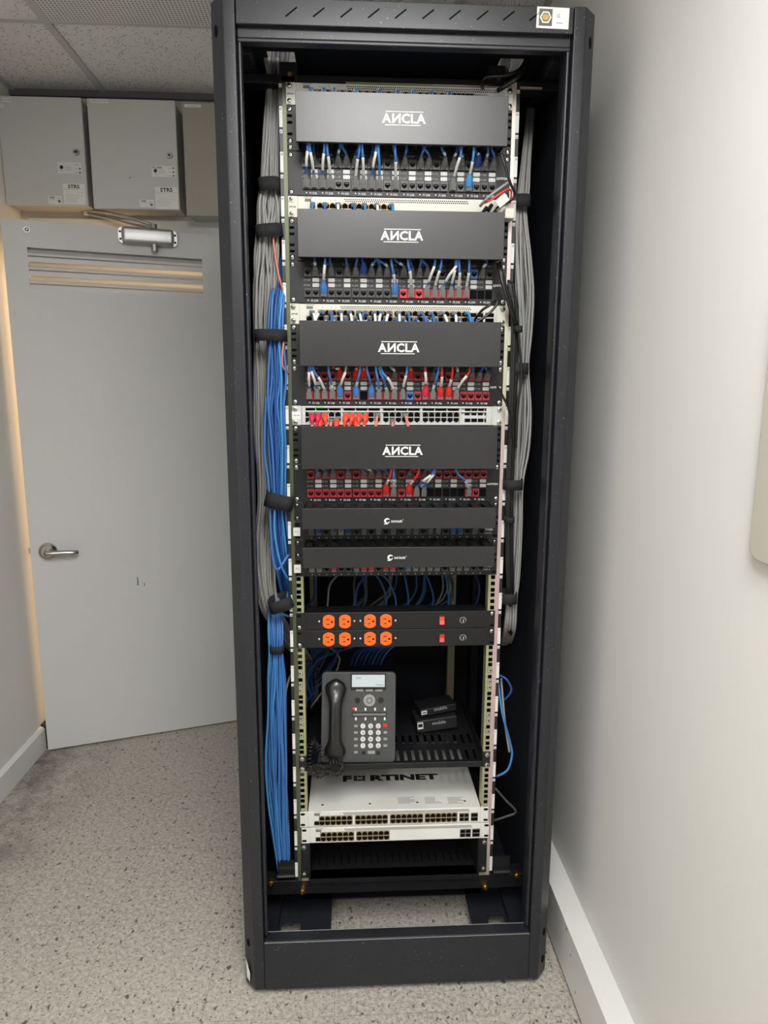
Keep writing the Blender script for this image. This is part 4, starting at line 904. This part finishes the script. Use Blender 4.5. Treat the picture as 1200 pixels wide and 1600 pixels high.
def keys(name, m_, L_, w_, h_, rnd=False, lab=None):
    for i, (px, py) in enumerate(L_):
        p = pp(px, py); b = MB().use(m_)
        if rnd: b.prism([(p.x+w_/2*math.cos(q*math.pi/8), p.z+h_/2*math.sin(q*math.pi/8)) for q in range(16)], -.0035, .0005, 'y', PT)
        else: b.prism(rrect(p.x, p.z, w_, h_, .001, 2), -.003, .0005, 'y', PT)
        if lab: b.use('ink').text(lab[i], p.x, -.0037, p.z-.003, .0075, T=PT)
        b.build(name, phone, loc=PT @ Vector((p.x, 0, p.z)))
keys('soft_key', 'alu', [(562, 1078), (577, 1078), (592, 1078)], .0185, .0055)
keys('dial_key', 'keys', [(567+12*i, 1134+10.2*j) for j in range(4) for i in range(3)], .0125, .0125, True, '123456789*0#')
keys('function_key', 'alu', [(556, 1134+10.2*j) for j in range(5)]+[(602, 1144+10.2*j) for j in range(3)], .0095, .0062)
keys('mute_key', 'redbtn', [(602, 1133)], .011, .009)
keys('menu_key', 'plastic', [(559, 1094), (595, 1094)], .013, .013, True); keys('call_key', 'plastic', [(568, 1176), (591, 1176)], .009, .0075); keys('hold_key', 'alu', [(580, 1175)], .018, .0075)
p = pp(577, 1094); MB().use('alu').cyl(PT @ Vector((p.x, 0, p.z)), PT @ Vector((p.x, -.004, p.z)), .0155, .0150, 24).use('plastic').cyl(PT @ Vector((p.x, -.004, p.z)), PT @ Vector((p.x, -.0045, p.z)), .0075, None, 18).use('alu').cyl(PT @ Vector((p.x, -.0045, p.z)), PT @ Vector((p.x, -.005, p.z)), .0060, None, 18).build('navigation_ring', phone)
b = MB()
for py_ in (1108, 1123):
    for i in range(4): p = pp(556+15*i, py_); b.use('print').box(p.x-.002, p.x+.002, -.0015, 0, p.z-.0035, p.z+.0035, PT)
p = pp(553, 1107); b.use('lamp_red').cyl(PT @ Vector((p.x, 0, p.z)), PT @ Vector((p.x, -.003, p.z)), .003, None, 10)
b.build('line_light', phone)
a, c = pp(550, 1113), pp(604, 1119); MB().use('plastic').box(a.x, c.x, -.0025, .0005, c.z, a.z, PT).use('inkgrey').box(a.x+.002, c.x-.002, -.0029, -.0025, c.z+.002, a.z-.002, PT).build('label_strip', phone)
# handset
h0, h1 = pp(525, 1185), pp(524, 1058); hpx = (h0.x+h1.x)/2
hz0, hz1 = max(h0.z, .006), min(h1.z+.002, PH-.004); vs = []; NS, NR = 18, 14
for i in range(NS+1):
    u_ = i/NS; zz = hz0+(hz1-hz0)*u_; e = min(u_, 1-u_); cap = min(1, math.sqrt(max(.0, 1-(1-min(1, e/.07))**2))+.02)
    bulb = max(0, 1-abs(u_-.12)/.16)+max(0, 1-abs(u_-.88)/.16); bulb = bulb*bulb*(3-2*bulb) if bulb < 1 else 1
    hw_ = (.0165+.0125*bulb)*cap; yc = -.030+.012*bulb-.010*math.sin(math.pi*u_); dp = (.012+.006*bulb)*cap
    for j in range(NR):
        q = 2*math.pi*j/NR; vs.append(PT @ Vector((hpx+hw_*math.cos(q), yc+dp*math.sin(q), zz)))
fs = [(i*NR+j, i*NR+(j+1) % NR, (i+1)*NR+(j+1) % NR, (i+1)*NR+j) for i in range(NS) for j in range(NR)]+[tuple(reversed(range(NR))), tuple(range(NS*NR, (NS+1)*NR))]
hs = MB().use('handset').add(vs, fs).build('handset', phone, smooth=True)
sb = hs.modifiers.new('sub', 'SUBSURF'); sb.levels = 1; sb.render_levels = 1
# coiled cord
path = [at(524, 1186, -.012), at(516, 1192, -.03), at(505, 1180, -.03), at(497, 1165, -.014), at(488, 1160, -.012), at(484, 1178, -.02), at(485, 1200, -.025), at(497, 1212, -.03), at(512, 1206, -.03), at(528, 1209, -.03), at(534, 1196, -.03), at(522, 1191, -.034), at(508, 1199, -.036), at(494, 1194, -.028)]
Q = catmull(path, 26); hel = []; 
for i, q in enumerate(Q):
    d = (Q[min(i+1, len(Q)-1)]-Q[max(i-1, 0)]).normalized(); a_ = d.cross(Vector((0, 1, .2))).normalized(); b_ = d.cross(a_); th = i*.88
    hel.append(q+a_*(.0068*math.cos(th))+b_*(.0068*math.sin(th)))
MB().use('plastic').tube(hel, .0013, 5, 2).build('coiled_cord', phone, smooth=True)
# small black boxes behind on the shelf
M['carton'] = mat('black_carton', (.014, .014, .016), .4)
def carton(px, py, Y, zb, w_, d_, h_, rz, label, txt):
    p = at(px, py, Y); T = Matrix.Translation((p.x, Y, zb)) @ Matrix.Rotation(rz, 4, 'Z') @ Matrix.Rotation(math.radians(-4), 4, 'Y')
    o = tag(MB().use('carton').box(-w_/2, w_/2, 0, d_, 0, h_, T).build('adapter_box', bevel=.003, loc=(p.x, Y, zb)), label, 'small box', 'black boxes on the slotted shelf')
    b = MB().use('dimprint').text(txt, .005, -.0006, h_*.55, .014, T=T, bold=.01).use('sticker').box(-w_/2+.002, -w_/2+.018, -.0006, -.0001, h_*.35, h_-.004, T).use('ink').box(-w_/2+.004, -w_/2+.016, -.0009, -.0006, h_*.5, h_-.008, T)
    b.build('printed_label', o)
carton(684, 1130, .16, dz+.0045, .115, .07, .036, math.radians(7), 'black box with white end label on the shelf, lower of two', 'mobile')
carton(686, 1115, .175, dz+.046, .105, .06, .022, math.radians(12), 'thin black box lying on top of a larger black box', 'mobile')
# bottom shelf
bz0, bz1 = U(.0), U(2.22); bs = empty('rack_shelf', (0, 0, bz0), 'empty deep black shelf at the very bottom of the rack', 'shelf')
for s_ in (-1, 1):
    X = lambda a, c: (min(s_*a, s_*c), max(s_*a, s_*c))
    MB().use('black').box(*X(.2190, .2395), -.0028, 0, bz0, bz1).build('mounting_ear', bs, bevel=.001)
    MB().use('black').prism([(-.0028, bz0-.012), (-.0028, bz1), (.02, bz1), (.36, bz0+.02), (.36, bz0-.010)], s_*.2165, s_*.2190, 'x').build('side_bracket', bs)
    for zz in (bz1-.010, bz0+.012): screw(bs, s_*.2320, zz, y=-.0058)
b = MB().use('black').box(-.2165, .2165, -.004, .05, bz0-.014, bz0-.012).box(-.2165, .2165, .05, .36, bz0-.014, bz0-.012).box(-.2165, .2165, -.006, -.004, bz0-.014, bz0-.002)
for i in range(23): x = -.2165+.0197*i; b.use('dark').box(x-.0025, x+.0025, .06, .10, bz0-.0121, bz0-.0117)
b.build('deck', bs)
MB().use('black').box(-.2165, .2165, .34, .343, bz0-.012, bz1-.01).build('rear_wall', bs)

# ------------------------------------------------------------------ cable bundles
def bundle(n, keys_, col, label, group, r=.0030, name='network_cable', seedv=1, flat=.5, wander=.15):
    rnd = random.Random(seedv)
    for j in range(n):
        u_ = rnd.uniform(-1, 1); v_ = rnd.uniform(-1, 1); ph = rnd.uniform(0, 6.28); pts = []
        u_ = -1+2*(j+.5)/n+rnd.uniform(-.1, .1)
        for i, (px, py, hw_, Y) in enumerate(keys_):
            uu = max(-1, min(1, u_+wander*math.sin(ph+i*1.7)*(0 if hw_ < 7 else 1)))
            p = at(px+uu*hw_, py+rnd.uniform(-3, 3), Y+v_*hw_*.0011*flat*1.6); pts.append(p)
        cc_ = col if isinstance(col, str) else col[j % len(col)]
        tag(MB().use(cc_).tube(pts, r, 6, 5).build(name, smooth=True, loc=pts[0]), label, 'cable', group)
bundle(24, [(424, 92, 13, .05), (427, 130, 9, .05), (424, 200, 11, .04), (420, 288, 15, .03), (420, 320, 17, .02), (419, 360, 17, .02), (416, 400, 19, .02), (415, 450, 20, .02), (414, 524, 16, .03), (416, 600, 18, .04), (414, 690, 17, .045), (418, 780, 14, .05), (414, 860, 15, .05), (420, 940, 14, .05), (440, 985, 14, .08), (462, 1010, 12, .14), (480, 1030, 8, .24)], 'grey', 'grey network cable in the thick bundle left of the left rail', 'grey cables along the left side', seedv=3, r=.0031)
bundle(18, [(452, 360, 6, .12), (446, 400, 7, .06), (440, 430, 8, .03), (433, 470, 11, .0), (431, 524, 12, -.01), (432, 590, 15, -.01), (430, 640, 13, -.01), (434, 700, 14, -.005), (436, 785, 10, .0), (438, 850, 13, .02), (444, 900, 12, .05), (452, 950, 8, .1)], ['blue', 'blue', 'bluel', 'blued'], 'blue network cable in the upper bundle left of the left rail', 'blue cables along the upper left side', seedv=5, r=.0030)
bundle(20, [(428, 930, 8, .06), (430, 980, 11, .02), (431, 1015, 10, .01), (432, 1060, 14, .01), (431, 1120, 15, .01), (431, 1190, 16, .01), (434, 1250, 15, .01), (438, 1310, 13, .01), (443, 1362, 9, .012)], ['blue', 'bluel', 'blue'], 'blue network cable in the straight lower bundle beside the left rail', 'blue cables along the lower left side', seedv=8, r=.0031)
bundle(15, [(832, 110, 5, .20), (828, 180, 5, .15), (822, 250, 6, .07), (818, 300, 8, .04), (814, 330, 9, .03), (816, 400, 13, .02), (820, 460, 13, .02), (820, 520, 11, .02), (817, 575, 9, .02), (816, 640, 13, .02), (813, 700, 13, .02), (808, 757, 10, .02), (806, 830, 9, .02), (803, 900, 8, .02), (800, 935, 7, .02), (797, 980, 9, .03), (790, 1005, 8, .1)], 'grey', 'grey network cable in the bundle right of the right rail', 'grey cables along the right side', seedv=11, r=.0031)
bundle(6, [(798, 440, 4, -.01), (805, 500, 5, -.012), (803, 580, 5, -.012), (800, 680, 5, -.01), (797, 760, 5, -.01), (796, 830, 5, -.01), (797, 900, 5, .0), (800, 990, 5, .04)], 'plastic', 'black power cable running down just right of the right rail', 'black power cables on the right', seedv=4, name='power_cable')
for seed_, ks, col, lab in ((1, [(426, 360, .0), (430, 400, -.006), (438, 440, -.006), (450, 475, .02)], 'salmon', 'thin salmon wire curving beside the upper left cable bundle'),
                            (2, [(444, 530, -.02), (441, 555, -.024), (443, 575, -.02), (456, 585, .01)], 'salmon', 'thin salmon wire loop over the blue bundle'),
                            (3, [(416, 620, -.01), (413, 700, -.015), (420, 760, -.02), (425, 860, -.02), (433, 890, -.02), (450, 868, .0), (462, 860, .03)], 'blue', 'blue cable looping loose outside the left bundle'),
                            (4, [(430, 780, -.025), (429, 830, -.025), (438, 880, -.02), (450, 905, 0.01)], 'bluel', 'bright light blue cable slanting down beside the left rail'),
                            (5, [(778, 1060, .05), (784, 1110, .01), (797, 1160, .01), (800, 1180, .01), (793, 1203, .01), (776, 1213, .02)], 'bluel', 'light blue cable looping out right of the right rail'),
                            (6, [(783, 1060, .05), (788, 1120, .015), (792, 1150, .015), (796, 1175, .015)], 'grey', 'grey cable beside the light blue loop on the right'),
                            (7, [(774, 1232, .02), (790, 1250, .03), (806, 1268, .04), (790, 1276, .05), (772, 1282, .06)], 'greyd', 'dark grey cable bent to a point right of the lower switches'),
                            (8, [(780, 1055, .03), (792, 1062, .02), (799, 1078, .02), (790, 1092, .03), (780, 1098, .05)], 'blued', 'dark blue cable loop right of the right rail, above the light blue loop'),
                            (9, [(782, 410, -.03), (784, 430, -.045), (797, 470, -.04), (806, 510, -.02)], 'plastic', 'black cable slanting from the second cover to the strap'),
                            (10, [(778, 412, -.035), (786, 445, -.05), (800, 490, -.04), (810, 512, -.02)], 'plastic', 'second black cable slanting beside the first'),
                            (11, [(762, 576, -.05), (785, 618, -.045), (796, 645, -.03), (798, 690, -.012)], 'plastic', 'black cable slanting down from the third cover'),
                            (12, [(808, 512, -.02), (812, 545, -.02), (815, 590, -.02), (808, 640, -.02), (806, 700, -.015)], 'plastic', 'black cable hanging under the small strap on the right'),
                            (13, [(783, 240, -.05), (790, 262, -.05), (797, 285, -.045), (804, 306, -.03), (786, 320, -.03), (772, 332, -.03)], 'plastic', 'black wire curling beside the tagged wires at upper right'),
                            (14, [(754, 138, -.02), (754, 128, -.03), (762, 120, -.04), (790, 118, -.04), (812, 108, -.03), (822, 88, .03), (824, 70, .06)], 'plastic', 'black power cord rising from the top switch to the roof opening'),
                            (15, [(778, 142, -.02), (790, 134, -.035), (812, 118, -.04), (824, 96, .0), (828, 76, .05)], 'plastic', 'thick black cord slanting up at the upper right corner'),
                            (16, [(741, 501, -.02), (752, 486, -.05), (765, 477, -.06), (774, 470, -.05), (776, 476, -.05), (762, 492, -.05), (742, 505, -.05)], 'plastic', 'black cable loop plugged into the cream switch at right'),
                            (17, [(752, 318, -.03), (764, 314, -.045), (778, 305, -.05), (793, 296, -.045), (799, 300, -.03), (797, 318, -.02)], 'orangered', 'thin orange wire at the right end of the half-filled switch'),
                            (18, [(750, 322, -.03), (763, 308, -.05), (780, 295, -.05), (796, 284, -.04)], 'grey', 'grey wire above the orange wire at upper right'),
                            (19, [(773, 334, -.04), (783, 322, -.05), (794, 312, -.045)], 'tan', 'thin tan wire beside the paper tag at upper right'),
                            (20, [(450, 925, .03), (446, 948, -.01), (437, 955, -.02), (448, 962, 0.0), (462, 964, .05)], 'blue', 'short blue cable bent behind the left rail above the power strips'),
                            (21, [(462, 1048, .08), (452, 1060, .03), (444, 1100, .01), (442, 1160, .01), (448, 1240, .02), (452, 1300, .05)], 'greyd', 'dark grey cable beside the lower blue bundle'),
                            (22, [(768, 130, -.01), (756, 132, -.03), (754, 140, -.03)], 'plastic', 'short black plug lead on the top switch')):
    pts = [at(x, y, Y) for x, y, Y in ks]; r_ = {9: .0042, 10: .004, 15: .005, 14: .0035, 17: .0022, 1: .0024, 2: .0022, 11: .0028, 19: .0020}.get(seed_, .0030)
    tag(MB().use(col).tube(pts, r_, 7, 6).build('power_cable' if col == 'plastic' else 'network_cable', smooth=True, loc=pts[0]), lab, 'cable')
# paper tag and pale connector clutter
p = at(785, 313, -.055); T = Matrix.Translation(p) @ Matrix.Rotation(math.radians(-40), 4, 'Y')
tag(MB().use('cream').box(-.013, .013, 0, .001, -.009, .009, T).build('paper_tag', bevel=.0005, loc=p), 'small cream tag on the wires at the upper right of the rack', 'tag')
p = at(797, 333, -.035)
tag(MB().use('cream').box(p.x-.012, p.x+.010, -.04, -.006, p.z-.012, p.z+.010).use('steel').cyl((p.x-.02, -.03, p.z-.01), (p.x-.012, -.03, p.z-.008), .004).build('wire_connector', bevel=.003, loc=p), 'pale yellow connector beside the right rail above the second cover', 'connector')
for px, py in ((765, 325), (775, 329), (757, 329)):
    p = at(px, py, -.04); tag(MB().use('plastic').cyl((p.x-.004, -.045, p.z-.006), (p.x+.005, -.035, p.z+.007), .0045, .0040, 10).build('fibre_plug', loc=p), 'black fibre plug at the right end of the half-filled switch', 'plug', 'black fibre plugs at the right')
# straps
def strap(px0, py0, px1, py1, Y, tilt, label, dp=.022):
    a, c = at(px0, py0, Y), at(px1, py1, Y); hw_, hh_ = (c.x-a.x)/2, (a.z-c.z)/2; cx_, cz_ = (a.x+c.x)/2, (a.z+c.z)/2
    n_ = 20; vs = []
    for z_ in (-hh_, hh_):
        for k_ in range(n_):
            q = 2*math.pi*k_/n_; ex = math.copysign(abs(math.cos(q))**.6, math.cos(q)); ey = math.copysign(abs(math.sin(q))**.6, math.sin(q))
            vs.append((ex*hw_, ey*dp, z_))
    T = Matrix.Translation((cx_, Y+dp-.004, cz_)) @ Matrix.Rotation(math.radians(tilt), 4, 'Y')
    fs = [(i, (i+1) % n_, (i+1) % n_+n_, i+n_) for i in range(n_)]
    o = MB().use('velcro').add(vs, fs, T).build('cable_strap', smooth=True, loc=(cx_, Y, cz_)); sd_ = o.modifiers.new('s', 'SOLIDIFY'); sd_.thickness = .002; sd_.offset = 1
    tag(o, label, 'strap', 'black cable straps')
strap(404, 276, 437, 298, .00, -3, 'black strap round the grey bundle, topmost on the left')
strap(399, 349, 441, 370, -.01, -5, 'black strap round the left bundle beside the second cover', .028)
strap(396, 514, 446, 533, -.03, 0, 'black strap round grey and blue cables beside the third cover', .036)
strap(413, 772, 457, 796, -.03, 14, 'black strap on the left beside the upper slim organizer', .034)
strap(419, 938, 456, 956, -.02, -18, 'black strap on the left beside the upper power strip', .036)
strap(422, 1010, 442, 1021, -.008, 0, 'narrow black strap round the lower blue bundle', .02)
strap(807, 303, 829, 323, .005, 0, 'black strap on the right bundle, topmost on the right')
strap(806, 509, 815, 519, -.03, 0, 'small black clip on the black cords at right', .01)
strap(800, 567, 826, 585, -.01, 0, 'black strap on the right beside the third patch panel', .026)
strap(790, 750, 818, 766, -.022, 0, 'black strap on the right beside the upper organizer', .034)
strap(791, 808, 803, 817, -.022, 0, 'small black strap on the cords beside the lower organizer', .014)
strap(787, 928, 808, 944, -.01, 0, 'black strap low on the right beside the power strips', .026)
# loose cables hanging in the back of the rack
rnd = random.Random(21)
for i in range(26):
    x0 = rnd.uniform(-.18, .16); col = ['blue', 'greyd', 'blued', 'grey', 'blue'][i % 5]; dx = rnd.uniform(-.12, .12); Y0 = rnd.uniform(.10, .30)
    pts = [(x0+dx*.3, Y0, U(18.4)), (x0+dx*.6, Y0+.02, U(17.4)), (x0+dx, Y0+.05, U(16.4)), (x0+dx*1.2, Y0+.08, U(14.6)), (x0+dx*1.2-.06, Y0+.10, U(13.3)), (-.23+rnd.uniform(0, .09), Y0+.12, U(11.2)), (-.26+rnd.uniform(0, .05), Y0+.12, U(8))]
    tag(MB().use(col).tube(pts, .0029, 6, 5).build('network_cable', smooth=True, loc=pts[0]), '%s cable hanging in the dark space behind the power strips' % CN.get(col, 'dark grey'), 'cable', '%s cables behind the power strips' % CN.get(col, 'dark grey'))
CE = None
for i in range(8):
    x0 = .04+.012*i; pts = [(x0+.05, .05+.01*i, U(14.2)), (x0, .09+.01*i, U(13.7)), (x0-.07, .14+.01*i, U(12.8)), (x0-.13, .2, U(12.0)), (x0-.15, .26, U(10.5))]
    tag(MB().use('blue' if i % 2 else 'blued').tube(pts, .0029, 6, 5).build('network_cable', smooth=True, loc=pts[0]), '%s cable slanting below the power strips behind the phone' % ('blue' if i % 2 else 'dark blue'), 'cable', '%s cables behind the phone' % ('blue' if i % 2 else 'dark blue'))

rnd = random.Random(5)
for i in range(9):
    y_ = YFR+.05+i*.012
    pts = [(.10+rnd.uniform(-.05, .05), y_+.1, 2.16+rnd.uniform(0, .01)), (.2, y_+.02, 2.158+.008*(i % 3)), (.30, y_+rnd.uniform(-.01, .01), 2.158+.008*(i % 3)), (.34, y_+.05, 2.16+.008*(i % 3))]
    tag(MB().use('greyd' if i % 2 else 'grey').tube(pts, .004, 6, 5).build('roof_cable', smooth=True, loc=pts[0]), 'grey cable lying on the roof of the rack behind the header', 'cable', 'grey cables on the rack roof')
for i in range(7):
    x_ = .225+.006*i if i < 3 else -.270+.010*(i-3); sx_ = 1
    pts = [(x_-.02, .05, 2.09), (x_, .045, 2.125), (x_+.01, .06, 2.3), (x_+.015, .07, 2.518)]
    tag(MB().use('greyd').tube(pts, .0045, 6, 5).build('riser_cable', smooth=True, loc=pts[0]), 'grey cable rising through the %s roof opening to the ceiling' % ('right' if i < 3 else 'left'), 'cable', 'grey cables through the %s roof opening' % ('right' if i < 3 else 'left'))
